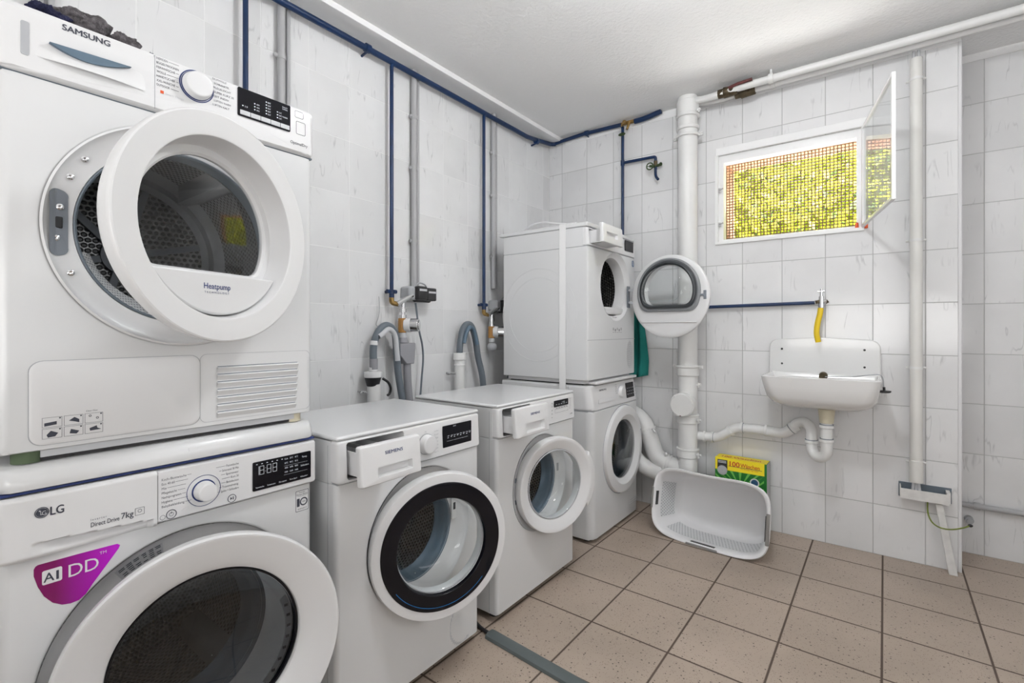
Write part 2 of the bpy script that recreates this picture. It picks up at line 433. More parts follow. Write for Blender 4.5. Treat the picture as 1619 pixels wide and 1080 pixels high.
_tc = {}
def text2d(s, bold=0.0):
    k = (s, bold)
    if k not in _tc:
        cu = bpy.data.curves.new('t', 'FONT'); cu.body = s; cu.size = 1; cu.resolution_u = 3
        ob = bpy.data.objects.new('t', cu); COL.objects.link(ob)
        dg = bpy.context.evaluated_depsgraph_get()
        me = bpy.data.meshes.new_from_object(ob.evaluated_get(dg))
        V = [(v.co.x, v.co.y) for v in me.vertices]; F = [list(p.vertices) for p in me.polygons]
        bpy.data.objects.remove(ob); bpy.data.curves.remove(cu); bpy.data.meshes.remove(me)
        if V:
            x0 = min(v[0] for v in V); x1 = max(v[0] for v in V)
            V = [(x-x0, y) for x, y in V]
            _tc[k] = (V, F, x1-x0)
        else: _tc[k] = ([], [], 1)
    return _tc[k]
def text(mb, s, y0, z0, w=None, h=.72, x=0, bold=0.0, slope=0):
    """text on the plane x, left at y0, baseline z0; h = size (cap height ~0.7h); w squeezes it to a width"""
    V, F, wd = text2d(s)
    sx = (w/wd) if w else h
    for k in range(5 if bold else 1):     # heavier lettering: the outline struck a few times, a hair apart
        dy, dz = ((0, 0), (1, 0), (-1, 0), (0, 1), (0, -1))[k]
        mb.add([(x+k*.00003, y0+vx*sx+dy*bold*sx, z0+vy*h+dz*bold*h*.7) for vx, vy in V], F)

# ------------------------------------------------------------------ room shell
XR, YR, CZ = 3.5, -4.6, 2.535
b = MB(); b.box(-.1, XR, YR, .36, -.1, 0)
struct(b.build('floor', 'tiles_floor', smooth=False))
# floor tiles follow the measured joints: first joint column at x=.782, first row at y=-.477, turned by -0.41 deg
MATS['tiles_floor'].node_tree.nodes  # (offsets set below)
def set_floor():
    nt = MATS['tiles_floor'].node_tree
    g = [n for n in nt.nodes if n.type == 'NEW_GEOMETRY'][0]
    mp = nt.nodes.new('ShaderNodeMapping'); mp.vector_type = 'TEXTURE'
    mp.inputs['Location'].default_value = (.7819, -.4774, 0); mp.inputs['Rotation'].default_value = (0, 0, -.0072)
    nt.links.new(g.outputs['Position'], mp.inputs[0])
    sp = [n for n in nt.nodes if n.type == 'SEPXYZ'][0]
    nt.links.new(mp.outputs[0], sp.inputs[0])
set_floor()
b = MB(); b.box(-.1, XR, YR, .36, CZ, CZ+.15)
struct(b.build('ceiling', 'plaster', smooth=False))
b = MB(); b.box(-.15, 0, YR, .36, 0, CZ)
struct(b.build('wall_left', 'tiles_left', smooth=False))
# back wall with the window hole
wx0, wx1, wz0, wz1 = 1.190, 1.911, 1.658, 2.180
b = MB()
b.box(-.15, wx0, 0, .36, 0, CZ); b.box(wx1, 2.278, 0, .36, 0, CZ); b.box(wx0, wx1, 0, .36, 0, wz0); b.box(wx0, wx1, 0, .36, wz1, CZ)
struct(b.build('wall_back', 'tiles_back', smooth=False))
b = MB(); b.box(2.278, XR, .30, .42, 0, CZ)
struct(b.build('wall_recess', 'tiles_recess', smooth=False))
b = MB(); b.box(XR, XR+.12, YR, .42, 0, CZ)
struct(b.build('wall_right', 'plaster', smooth=False))
b = MB(); b.box(-.15, XR+.12, YR-.12, YR, 0, CZ)
struct(b.build('wall_rear', 'plaster', smooth=False))
# unseen door frame, added behind the camera to go with the rear fill
b = MB()
for a in ((.95, 1.03, 0, 2.2), (1.86, 1.94, 0, 2.2), (2.77, 2.85, 0, 2.2)): b.box(a[0], a[1], YR-.0, YR+.05, a[2], a[3])
b.box(.95, 2.85, YR, YR+.05, 2.12, 2.2); b.box(.95, 2.85, YR, YR+.05, 0, .12)
struct(b.build('added_door_1', 'frame_white', bevel=.004))
# soffit along the left wall
b = MB(); b.box(0, .120, YR, -.0, 2.507, CZ)
struct(b.build('trim_1', 'soffit_paint', bevel=.002))
# corner edging of the wall end
b = MB(); b.box(2.266, 2.2805, -.003, .30, 0, 2.50)
struct(b.build('trim_3', 'white_plastic', bevel=.003))
# plaster strips above the tiles
b = MB(); b.box(.14, 2.278, -.004, 0, 2.487, CZ)
struct(b.build('trim_4', 'plaster', smooth=False))
b = MB(); b.box(2.282, XR, .296, .30, 2.498, CZ)
struct(b.build('trim_5', 'plaster', smooth=False))
# plaster lintel strip over the window
b = MB(); b.box(wx0-.004, wx1+.012, -.007, .0, wz1, wz1+.045)
struct(b.build('trim_6', 'soffit_paint', bevel=.003))

# ------------------------------------------------------------------ window
win = thing('window_1', (1.55, .04, wz0), None, None); win['kind'] = 'structure'
b = MB()
b.box(wx0, wx0+.036, .015, .075, wz0, wz1); b.box(wx1-.034, wx1, .015, .075, wz0, wz1)
b.box(wx0+.036, wx1-.034, .015, .075, wz1-.044, wz1); b.box(wx0+.036, wx1-.034, .015, .075, wz0, wz0+.018)
b.build('window_frame', 'frame_white', win)
b = MB(); b.box(wx0-.006, wx0+.010, -.012, .015, wz0+.004, wz1-.001); b.box(wx0-.006, wx1, -.012, .015, wz0-.012, wz0+.004)
b.build('window_moulding', 'frame_white', win)
# open casement, hinged on the right, swung into the room
H = Vector((1.905, -.012, 0)); F_ = Vector((2.018, -.602, 0)); dv = (F_-H); Ls = dv.length; dv.normalize()
M = Matrix(((-dv.y, dv.x, 0, H.x), (dv.x, dv.y, 0, H.y), (0, 0, 1, 0), (0, 0, 0, 1)))
M = Matrix(((dv.y, dv.x, 0, H.x), (-dv.x, dv.y, 0, H.y), (0, 0, 1, 0), (0, 0, 0, 1)))
b = MB(M)
t = .030
b.box(-.007, .007, 0, .020, wz0+.004, wz1-.006); b.box(-.007, .007, Ls-.012, Ls, wz0+.004, wz1-.006)
b.box(-.007, .007, .020, Ls-.012, wz0+.004, wz0+.018); b.box(-.007, .007, .020, Ls-.012, wz1-.020, wz1-.006)
sash = b.build('casement', 'frame_white', win, bevel=.0015)
b = MB(M); b.box(-.002, .002, .015, Ls-.015, wz0+.014, wz1-.018)
b.build('pane', 'clear_glass', sash, smooth=False)
for z in (1.97, 1.765):
    b = MB(); b.box(wx0+.012, wx0+.024, -.012, .018, z-.012, z+.012); b.cyl((wx0+.018, -.010, z), (wx0+.040, -.016, z+.006), .0045)
    b.build('latch_keeper', 'chrome', win, bevel=.001)
b = MB(); b.box(1.872, 1.886, -.008, .016, wz0-.002, wz0+.032); b.box(1.900, 1.926, -.010, .012, wz0-.002, wz0+.024)
b.build('hinge_cap', 'terracotta_red', win, bevel=.004)
# brick reveal outside
b = MB(); b.box(wx0, wx0+.02, .11, .36, wz0, wz1); b.box(wx1-.02, wx1, .11, .36, wz0, wz1); b.box(wx0, wx1, .11, .36, wz1-.004, wz1); b.box(wx0, wx1, .11, .36, wz0, wz0+.02)
struct(b.build('trim_7', 'brick', smooth=False))
# wire grille
b = MB()
gx0, gx1, gz0, gz1 = 1.226, 1.877, wz0+.018, wz1-.044
nx = int(round((gx1-gx0)/.0172)); nz = int(round((gz1-gz0)/.0172))
for i in range(nx+1):
    x = gx0+(gx1-gx0)*i/nx; b.box(x-.0026, x+.0026, .086, .090, gz0-.01, gz1+.01)
for i in range(nz+1):
    z = gz0+(gz1-gz0)*i/nz; b.box(gx0-.01, gx1+.01, .0895, .0935, z-.0026, z+.0026)
tag(b.build('window_grille', 'wire_brown', smooth=False, origin=(1.55, .09, wz0)), 'brown square wire mesh grille filling the cellar window opening', 'grille')

# outside: ground and hedge
b = MB(); b.box(-6, 9, .42, 9, 1.2, 1.42)
tag(b.build('garden_ground', 'soil', smooth=False), kind='structure')
core = MB()
core.ell((1.2, 3.0, 2.6), 4.2, 1.0, 2.1, 48, 24, lambda th, ph: 1+.06*sin(7*ph+3*th)+.05*sin(11*th+2*ph))
hedge = core.build('garden_hedge', 'hedge_core', origin=(1.2, 3.0, 1.42))
tag(hedge, 'sunlit yellow-green hedge seen outside through the window grille', 'hedge', kind='stuff')
lv = MB()
for i in range(9000):
    u = random.uniform(-2.6, 3.2); z = random.uniform(1.42, 4.3)
    zz = (z-2.6)/2.1; xx = (u-.3)/4.2
    q = 1-zz*zz-((u-1.2)/4.2)**2
    if q <= 0: continue
    y = 3.0-sqrt(q)-random.uniform(-.05, .28)
    s = random.uniform(.022, .05); a = random.uniform(0, 2*pi); e = random.uniform(-.9, .9)
    d1 = Vector((cos(a), sin(e)*.5, sin(a)))*s; n_ = Vector((random.uniform(-.6, .6), -1, random.uniform(-.2, .9))).normalized()
    d2 = d1.cross(n_).normalized()*s*.55; c = Vector((u, y, z))
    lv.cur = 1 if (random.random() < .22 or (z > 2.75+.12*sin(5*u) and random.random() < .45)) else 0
    lv.add([tuple(c-d1), tuple(c+d2), tuple(c+d1), tuple(c-d2)], [(0, 1, 2, 3)])
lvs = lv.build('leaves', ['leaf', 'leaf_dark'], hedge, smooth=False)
lvs['kind'] = 'stuff'

# ------------------------------------------------------------------ appliance helpers
def tilt(th, centre, side=1):
    """door frame: local x = outward normal, y = across (towards +Y when closed), z = up"""
    a = -th if side == 1 else th
    return Matrix.Translation(centre) @ Matrix.Rotation(a, 4, 'Z')
def body(parent, y0, y1, z0, z1, xf, xb, port, R, name='body', m='enamel', inset=.012, lip=.03, sidemat='enamel_side'):
    b = MB()
    r3 = .008
    rings = [(circ(port, R), xf-lip), (circ(port, R), xf-.004), (circ(port, R+.003), xf-.001), (circ(port, R+.007), xf),
             (rrect(y0+inset, y1-inset, z0+.004, z1-.002, .004), xf), (rrect(y0+inset*.45, y1-inset*.45, z0+.002, z1, .004), xf-inset*.22),
             (rrect(y0+.0015, y1-.0015, z0, z1, .003), xf-inset*.7), (rrect(y0, y1, z0, z1, .003), xf-inset*1.3), (rrect(y0, y1, z0, z1, .003), xb)]
    b.loft(rings, port, cap1=True)
    o = b.build(name, m, parent, ang=50)
    return o
def drum(parent, c, xf, r_gasket, r_mouth, r_drum, depth, matname='drum_steel', gasket='rubber_blue', xg=.03, back='drum_steel', name='drum', ribs=3, rot=.4):
    M = Matrix.Translation((xf, c[0], c[1]))
    b = MB(M)
    b.lathe([(r_gasket, -xg), (r_gasket-.004, -xg-.012), (r_mouth+.012, -xg-.018), (r_mouth+.004, -xg-.03), (r_mouth+.008, -xg-.045), (r_mouth, -xg-.055), (r_mouth-.004, -xg-.066), (r_mouth+.004, -xg-.075)])
    g = b.build('door_gasket', gasket, parent, ang=60)
    b = MB(M)
    b.lathe([(r_mouth+.002, -xg-.072), (r_mouth+.02, -xg-.078), (r_drum-.01, -xg-.085), (r_drum, -xg-.10), (r_drum, -depth+.02), (r_drum-.02, -depth), (.05, -depth+.012), (.0, -depth+.012)], cap1=False, ruv=r_drum)
    d = b.build(name, matname, parent, ang=40)
    for k in range(ribs):
        b = MB(M); a = rot+2*pi*k/ribs; N = 8; pr = []
        vs = []
        for xx, hh in ((-xg-.12, .012), (-xg-.16, .05), (-depth+.08, .05), (-depth+.03, .012)):
            for da, q in ((-.16, 0), (-.07, .8), (0, 1), (.07, .8), (.16, 0)):
                r = r_drum+.002-hh*q; vs.append((xx, r*cos(a+da), r*sin(a+da)))
        fs = [(i*5+j, i*5+j+1, (i+1)*5+j+1, (i+1)*5+j) for i in range(3) for j in range(4)]
        b.add(vs, fs); b.build('drum_rib', 'light_grey', d, ang=60)
    return d
def feet(parent, y0, y1, xf, xb, h):
    for x in (xf-.06, xb+.05):
        for y in (y0+.05, y1-.05):
            b = MB(); b.cyl((x, y, 0), (x, y, h+.003), .02); b.build('foot', 'black_plastic', parent)
def top_plate(parent, y0, y1, z0, z1, xf, xb, name='top_panel'):
    b = MB(); b.box(xb, xf, y0, y1, z0, z1)
    return b.build(name, 'enamel', parent, bevel=.006, segs=3)
def fascia(parent, y0, y1, z0, z1, xf, t, hole, depth, lean=0, name='control_panel', cav='matte_white', holex=None):
    """panel with a drawer hole and the cavity behind it"""
    c = ((hole[0]+hole[1])/2, (hole[2]+hole[3])/2); b = MB()
    hr = rrect(*hole, .008)
    b.loft([(hr, xf-t), (hr, xf-.001), (rrect(hole[0]-.001, hole[1]+.001, hole[2]-.001, hole[3]+.001, .008), xf),
            (rrect(y0+.008, y1-.008, z0+.002, z1-.006, .006), xf), (rrect(y0+.002, y1-.002, z0, z1-.002, .008), xf-.004), (rrect(y0, y1, z0, z1, .008), xf-.014), (rrect(y0, y1, z0, z1, .008), xf-t)], c)
    if lean:
        b.v = [((x-lean*max(0, (z-z0)/(z1-z0)) if x > xf-t*.6 else x), y, z) for x, y, z in b.v]
    p = b.build(name, 'white_plastic', parent, ang=50)
    b = MB(); b.loft([(hr, xf-t), (hr, xf-depth)], c, cap1=True)
    b.build('drawer_recess', cav, p)
    return p
def upper_shell(parent, y0, y1, z0, z1, xf, xb, hole):
    b = MB(); c = ((hole[0]+hole[1])/2, (hole[2]+hole[3])/2)
    b.loft([(rrect(hole[0]-.004, hole[1]+.004, hole[2]-.003, hole[3]+.003, .008), xf), (rect(y0, y1, z0, z1), xf), (rect(y0, y1, z0, z1), xb)], c, cap1=True)
    return b.build('upper_shell', 'enamel', parent, ang=40)
def knob(parent, c, x, r, h, ringr=None, rings=(), m='white_plastic', name='dial'):
    b = MB(Matrix.Translation((x, c[0], c[1])))
    b.lathe([(r*1.06, 0), (r*1.04, h*.3), (r*.98, h*.4), (r*.95, h*.9), (r*.90, h*.98), (r*.8, h), (.001, h)], 48)
    k = b.build(name, m, parent, ang=50)
    if ringr:
        b = MB(Matrix.Translation((x, c[0], c[1])))
        for (ra, rb, hh) in rings: b.lathe([(ra, 0), (ra, hh), (rb, hh), (rb, 0)], 64)
        b.build('dial_ring', 'navy_ink', parent)
    return k
def display(parent, y0, y1, z0, z1, x, marks=(), r=.003, thick=.002, name='display'):
    b = MB(); b.prism(rrect(y0, y1, z0, z1, r), x-.001, x+thick)
    d = b.build(name, 'black_gloss', parent)
    if marks:
        b = MB(); marks_ = marks(b, x+thick+.0003); b.build('display_symbols', 'display_white', d, smooth=False)
    return d
def pulled_drawer(parent, y0, y1, z0, z1, xin, xout, pocket, bowl, word=None, sub=None, lean=0.0, th=.018, wordbox=None):
    """dispenser drawer pulled out: front panel with finger pocket, tray behind"""
    b = MB(); c = ((pocket[0]+pocket[1])/2, (pocket[2]+pocket[3])/2)
    pr = rrect(*pocket, .004)
    b.loft([(rrect(pocket[0]+.004, pocket[1]-.004, pocket[2]+.004, pocket[3]-.003, .003), xout-.0165), (pr, xout),
            (rrect(y0+.005, y1-.005, z0+.004, z1-.004, .005), xout), (rrect(y0+.001, y1-.001, z0+.001, z1-.001, .006), xout-.003), (rrect(y0, y1, z0, z1, .006), xout-.008), (rrect(y0, y1, z0, z1, .006), xout-th)], c, cap0=True)
    b.box(xout-th-.008, xout-th, y0+.006, y1-.006, z0+.004, z1-.004)
    if lean: b.v = [(x+lean*(z0-z)/(z1-z0)*1.0 if True else x, y, z) for x, y, z in b.v]
    d = b.build('dispenser_drawer', 'white_plastic', parent, ang=50)
    y2, y3, z2, z3 = bowl
    b = MB(); t = .003; x0 = xin-.14; x1 = xout-th-.006
    b.box(x0, x1, y2, y2+t, z2, z3); b.box(x0, x1, y3-t, y3, z2, z3); b.box(x0, x1, y2, y3, z2, z2+t); b.box(x0, x0+t, y2, y3, z2, z3)
    b.box(x0, x1, y2+(y3-y2)*.36, y2+(y3-y2)*.36+t, z2, z3-.006); b.box(x0, x1, y2+(y3-y2)*.66, y2+(y3-y2)*.66+t, z2, z3-.006)
    b.build('drawer_tray', 'matte_white', d)
    if word:
        b = MB(); xx = xout+.0006
        text(b, word, wordbox[0], wordbox[2], wordbox[1]-wordbox[0], wordbox[3], xx, .012)
        if lean: b.v = [(x+lean*(z0-z)/(z1-z0), y, z) for x, y, z in b.v]
        b.build('maker_name', 'navy_ink', d, smooth=False)
    return d

# ================================================================== stack 1 : big washer + dryer (left)
Y0, Y1 = -2.948, -2.352; XF = .745; XB = .16
LG = thing('washing_machine', (.45, -2.65, 0), 'white front-loading washing machine under a dryer, purple AI DD sticker, porthole ajar', 'washing machine', None)
pc = (-2.648, .445)
body(LG, Y0, Y1, .02, .728, XF, XB, pc, .252, lip=.035, inset=.02)
feet(LG, Y0, Y1, XF, XB, .02)
# concave surround of the porthole
b = MB(Matrix.Translation((XF, *pc)))
b.lathe([(.252, -.002), (.246, -.012), (.236, -.024), (.205, -.034), (.178, -.036), (.172, -.030)])
b.build('porthole_surround', 'white_plastic', LG, ang=60)
drum(LG, pc, XF-.02, .178, .150, .245, .46, xg=.0, gasket='rubber_grey', rot=1.2)
# rating label on the surround, upper left
def arc_label():
    lb = thing  # noqa
b = MB(Matrix.Translation((XF-.0215, *pc)))
ap = []
for (ra) in (.2345, .2085):
    for k in range(9):
        a = radians(101+22*(k/8.0)); ap.append(( -.0020 if ra > .22 else -.0105, ra*cos(a), ra*sin(a)))
b.add(ap, [(k, k+1, 9+k+1, 9+k) for k in range(8)])
rl = b.build('rating_label', 'light_grey', LG, smooth=False)
b = MB(Matrix.Translation((XF-.0215, *pc)))
for rr_ in (.232, .228, .223, .218, .213):
    for seg in range(6):
        if random.random() < .25: continue
        a0 = 102+seg*3.4; vs = []
        for ra in (rr_, rr_-.0022):
            for a in (a0, a0+random.uniform(1.6, 3.0)): vs.append((-.0012-(.2345-ra)*.327, ra*cos(radians(a)), ra*sin(radians(a))))
        b.add(vs, [(0, 1, 3, 2)])
b.build('label_print', 'ink', rl, smooth=False)
# control panel
hl, hr = Y0+.002, -2.714
b = MB()
b.loft([(rrect(-2.60, -2.55, .77, .80, .004), XF+.016), (rrect(-2.712, Y1-.006, .735, .838, .006), XF+.016), (rrect(-2.716, Y1-.001, .731, .842, .008), XF+.011), (rrect(-2.716, Y1, .731, .842, .008), XF-.02)], (-2.575, .785), cap0=True, cap1=True)
cp = b.build('control_panel', 'white_plastic', LG, ang=50)
# drawer front, with the long grip scoop
b = MB()
N = 70; yy = [Y0+(hr-Y0)*i/N for i in range(N+1)]; M_ = 44; zz = [.727+(.843-.727)*j/M_ for j in range(M_+1)]
def scoop(y, z):
    ztop = .757-.012*(y+2.901)/(.169); x = XF+.017
    # rounded outer corner
    e = (y-Y0); 
    if e < .03: x -= .022*(1-sqrt(max(0, 1-(1-e/.03)**2)))
    ez = min(z-.727, .843-z)
    if ez < .006: x -= .006*(1-ez/.006)
    if -2.905 < y < -2.722 and z < ztop:
        w = min(1, (y+2.905)/.05)*min(1, (-2.722-y)/.004)
        d = min(1, (ztop-z)/.003)*max(0, 1-(ztop-z)/.034)
        x -= .022*d*w
    return x
vs = [(scoop(y, z), y, z) for z in zz for y in yy]
fs = [(j*(N+1)+i, j*(N+1)+i+1, (j+1)*(N+1)+i+1, (j+1)*(N+1)+i) for j in range(M_) for i in range(N)]
b.add(vs, fs)
b.box(XF-.02, XF+.0, Y0+.008, hr, .728, .842)
dr = b.build('dispenser_drawer', 'white_plastic', LG, ang=50)
b = MB()
text(b, 'LG', -2.879, .8015, .0185, .0215, XF+.0176, .02)
for (r0, r1) in ((.0098, .0085),):
    b.M = Matrix.Translation((XF+.0176, -2.8905, .8095)); b.lathe([(r0, 0), (r0, .0003), (r1, .0003), (r1, 0)], 40)
    b.lathe([(.0078, .0001), (.0078, .0003), (.0001, .0003)], 40)
    b.M = Matrix()
b.build('maker_logo', 'ink', dr, smooth=False)
b = MB(); text(b, 'L', -2.8925, .8055, .0035, .011, XF+.0182); text(b, 'G', -2.8905, .8045, .006, .011, XF+.0182)
b.M = Matrix.Translation((XF+.0182, -2.8935, .8130)); b.lathe([(.0012, 0), (.0001, 0)], 12)
b.build('logo_letters', 'light_grey', dr, smooth=False)
b = MB(); text(b, 'Direct Drive', -2.822, .7605, .044, .0125, XF+.0176, .005); text(b, '7kg', -2.775, .7615, .020, .017, XF+.0176, .01)
text(b, 'I n v e r t e r', -2.822, .7725, .024, .006, XF+.0176)
b.M = Matrix(); 
for q in (rrect(-2.7525, -2.7365, .7610, .7760, .001),):
    b.loft([(q, XF+.0176), (rrect(-2.7518, -2.7372, .7617, .7753, .001), XF+.0176)], (-2.7445, .7685), n=8)
b.loft([(circ((-2.7445, .7695), .0035, 20), XF+.0177), (circ((-2.7445, .7695), .0027, 20), XF+.0177)], (-2.7445, .7695), n=20)
b.build('drive_lettering', 'ink', dr, smooth=False)
# dial
dc = (-2.6255, .779); px = XF+.0162
knob(cp, dc, px, .0205, .026, 1, ((.0345, .0335, .0006), (.0245, .0215, .0008)))
b = MB()
left = ['Koch-/Buntwäsche', 'Eco 40-60', 'Mix', 'Pflegeleicht', 'Nachtprogramm', 'Hygiene', 'Babybekleidung']
wl = [.046, .024, .009, .028, .036, .020, .042]
for i, (s_, w_) in enumerate(zip(left, wl)):
    z = .8195-i*.0095; text(b, s_, -2.706, z, w_, .0072, px)
    ye = dc[0]-.036*cos(radians(48-16*i)) if abs(48-16*i) < 80 else dc[0]-.03
    y_s = -2.706+w_+.0015
    if ye-.001 > y_s: b.box(px, px+.0002, y_s, ye-.001, z+.0022, z+.0028)
right = ['Feinwäsche', 'Schonend 30 Min', 'Sportswear', 'Kurz 30', 'Bettdecken', 'Trommelreinig.', 'Spülen + Schleudern']
wr = [.027, .036, .028, .017, .027, .036, .039]
for i, (s_, w_) in enumerate(zip(right, wr)):
    z = .8215-i*.0095; text(b, s_, -2.5515-w_, z, w_, .0072, px)
    ye = dc[0]+.036*cos(radians(48-16*i)); yb = -2.5515-w_-.0015
    if yb > ye+.001: b.box(px, px+.0002, ye+.001, yb, z+.0022, z+.0028)
b.build('programme_lettering', 'ink', cp, smooth=False)
b = MB()
for (c, r) in (((-2.6885, .745), .0098), ((-2.5665, .745), .0095)):
    b.M = Matrix.Translation((px, *c)); b.lathe([(r, 0), (r, .0008), (r-.0012, .0008), (r-.0012, 0)], 40)
b.M = Matrix.Translation((px, -2.6885, .745)); b.lathe([(.0042, .0004), (.0035, .0004)], 30); b.M = Matrix(); b.box(px, px+.0005, -2.6889, -2.6881, .746, .7505)
b.add([(px+.0004, -2.5700, .7485), (px+.0004, -2.5700, .7415), (px+.0004, -2.5655, .745)], [(0, 1, 2)])
b.box(px, px+.0004, -2.5648, -2.5640, .7415, .7485); b.box(px, px+.0004, -2.5630, -2.5622, .7415, .7485)
b.M = Matrix.Translation((px, -2.7045, .7425)); b.lathe([(.0050, .0004), (.0043, .0004)], 30)
b.M = Matrix(); text(b, 'Smart Diagnosis', -2.7105, .7335, .012, .004, px)
b.build('button_outlines', 'ink', cp, smooth=False)
def lgd(b, x):
    # 18:88 in segment digits, icons, small words
    def seg(y, z, w, h, on):
        t = .0009
        S_ = {'a': (y, y+w, z+h-t, z+h), 'b': (y+w-t, y+w, z+h/2, z+h), 'c': (y+w-t, y+w, z, z+h/2), 'd': (y, y+w, z, z+t), 'e': (y, y+t, z, z+h/2), 'f': (y, y+t, z+h/2, z+h), 'g': (y, y+w, z+h/2-t/2, z+h/2+t/2)}
        for k in on: a = S_[k]; b.box(x, x+.0001, a[0], a[1], a[2], a[3])
    seg(-2.508, .785, .003, .021, 'bc'); seg(-2.5035, .785, .0105, .021, 'abcdefg')
    seg(-2.486, .785, .0105, .021, 'abcdefg'); seg(-2.4715, .785, .0105, .021, 'abcdefg')
    for z in (.791, .799): b.box(x, x+.0001, -2.4900, -2.4890, z, z+.0012)
    for i in range(6): b.box(x, x+.0001, -2.512+i*.0125, -2.5085+i*.0125, .8105, .8122)
    for j, row in enumerate((('Kalt', '30°C', '40°C'), ('60°C', '90°C', '95°C'), ('400', '600', '800'), ('1000', '1200', '1400'))):
        for i, s_ in enumerate(row): text(b, s_, -2.441+i*.0135, .8085-.0105*j-(.002 if j > 1 else 0), .0085, .0055, x)
    for z in (.7925, .7700): b.box(x, x+.0001, -2.443, -2.380, z, z+.0003)
    text(b, 'Temp.', -2.3945, .804, .014, .0062, x); text(b, 'Schleudern', -2.398, .782, .022, .0062, x)
    for i, s_ in enumerate(('Vorwäsche', 'Intensiv', 'Zeit sparen', 'Fern-Start', 'Wäsche+')): text(b, s_, -2.513+i*.0285, .7535, .020, .005, x)
display(cp, -2.5195, -2.3695, .7475, .8175, px, lgd)
b = MB(); text(b, '* 3 Sek. Kindersicherung', -2.47, .7405, .026, .004, px); text(b, '* 3 Sek. Add Item', -2.42, .7405, .022, .004, px)
b.build('fine_print', 'light_grey', cp, smooth=False)
# lid (top plate) with rounded front and its raised bar
b = MB()
prof = [(XB, .850), (XF+.004, .850), (XF+.014, .853), (XF+.016, .862), (XF+.010, .884), (XF-.004, .893), (XF-.04, .897), (XB, .897)]
ysL = [Y0+.002, Y0+.006, Y0+.02, Y1-.02, Y1-.006, Y1-.002]
vs = []
for k, y in enumerate(ysL):
    inset = (.03, .012, 0, 0, .012, .03)[k]
    for x, z in prof: vs.append((x-inset if x > .6 else x, y, z-(.004 if k in (0, 5) and z > .88 else 0)))
n = len(prof)
b.add(vs, [(k*n+i, k*n+(i+1) % n, (k+1)*n+(i+1) % n, (k+1)*n+i) for k in range(5) for i in range(n)]+[list(range(n)), list(range(5*n, 6*n))])
lid = b.build('lid', 'enamel', LG, ang=40)
b = MB(); b.loft([(rrect(-2.655, -2.555, .861, .8795, .003), XF+.0105), (rrect(-2.658, -2.552, .858, .882, .004), XF+.0085)], (-2.6, .87), cap0=True)
b.v = [(x-(z-.860)*.20+.0052, y, z) for x, y, z in b.v]
b.build('embossed_bar', 'enamel', lid)
b = MB(); b.box(XB, XF+.008, Y0+.002, Y1-.002, .8460, .8503)
b.build('lid_gasket', 'navy_ink', LG)
b = MB(); b.box(XB, XF-.02, Y0, Y1, .728, .842)
b.build('upper_shell', 'enamel', LG, smooth=False)
# sticker 10 years
b = MB(); b.prism(rrect(-2.402, -2.366, .658, .713, .002), XF, XF+.0004)
w10 = b.build('warranty_sticker', 'white_plastic', LG)
b = MB()
x = XF+.0006
b.loft([(rrect(-2.402, -2.366, .658, .713, .002), x), (rrect(-2.4008, -2.3672, .6592, .7118, .0015), x)], (-2.384, .685), n=8)
text(b, 'Inverter', -2.392, .7065, .016, .0045, x); text(b, 'Direct Drive', -2.399, .7000, .030, .006, x, .01); b.box(x, x+.0001, -2.396, -2.372, .6975, .6981)
text(b, '1', -2.3975, .6715, .0055, .030, x, .02)
b.M = Matrix.Translation((x, -2.3795, .6822)); b.lathe([(.0108, 0), (.0075, 0)], 40); b.M = Matrix()
text(b, 'YEAR', -2.3845, .6808, .0098, .0045, x, .01); text(b, 'WARRANTY', -2.3965, .6625, .026, .0052, x)
b.build('sticker_print', 'ink', w10, smooth=False)
# purple sticker
P = [(-2.893, .7105), (-2.84, .7102), (-2.79, .7090), (-2.777, .7085), (-2.7725, .7045), (-2.775, .6985), (-2.788, .681), (-2.806, .657), (-2.818, .641), (-2.826, .629), (-2.836, .6215), (-2.848, .6205), (-2.860, .6235), (-2.873, .6330), (-2.885, .6500), (-2.893, .6700), (-2.8985, .692), (-2.8985, .7040), (-2.8965, .7085)]
b = MB(); b.prism(P, XF, XF+.0005)
st = b.build('ai_sticker', 'magenta', LG, smooth=False)
b = MB(); x = XF+.0008
b.prism(rrect(-2.8875, -2.8600, .6705, .6965, .003), XF+.0004, x)
text(b, 'D', -2.851, .6710, .0205, .034, x); text(b, 'D', -2.827, .6710, .0205, .034, x); text(b, 'TM', -2.805, .6970, .0105, .008, x)
b.build('sticker_letters', 'white_plastic', st, smooth=False)
b = MB(); x = XF+.0011; text(b, 'A', -2.8855, .6750, .0145, .0235, x, .01); text(b, 'I', -2.8680, .6750, .003, .0235, x, .01)
b.build('sticker_ai', 'ink', st, smooth=False)
# porthole door
M = tilt(radians(13), (.874, -2.648, .450))
b = MB(M)
b.lathe([(.235, -.052), (.252, -.044), (.2595, -.020), (.2600, -.006), (.2570, -.0005), (.2530, -.0005), (.247, -.003), (.215, -.014), (.190, -.024), (.179, -.034), (.1755, -.048), (.174, -.060)], 128)
ld = b.build('porthole_door', 'white_plastic', LG, ang=28)
b = MB(M); b.lathe([(.1765, -.044), (.1745, -.040), (.1715, -.042), (.170, -.052), (.169, -.064)], 96)
b.build('glass_rim', 'black_gloss', ld)
b = MB(M); b.lathe([(.171, -.054), (.169, -.058), (.163, -.062), (.150, -.085), (.143, -.120), (.128, -.138), (.09, -.147), (.001, -.149)], 96)
b.build('glass_bowl', 'bowl_glass', ld, ang=60)
b = MB(M); b.lathe([(.170, -.047), (.150, -.040), (.10, -.035), (.001, -.033)], 96)
b.build('outer_glass', 'dark_glass', ld, ang=60)
b = MB(M); vs = []
for r_, x_ in ((.1665, -.055), (.150, -.049)):
    for k in range(13): a = radians(-48+72*k/12); vs.append((x_, r_*cos(a), r_*sin(a)))
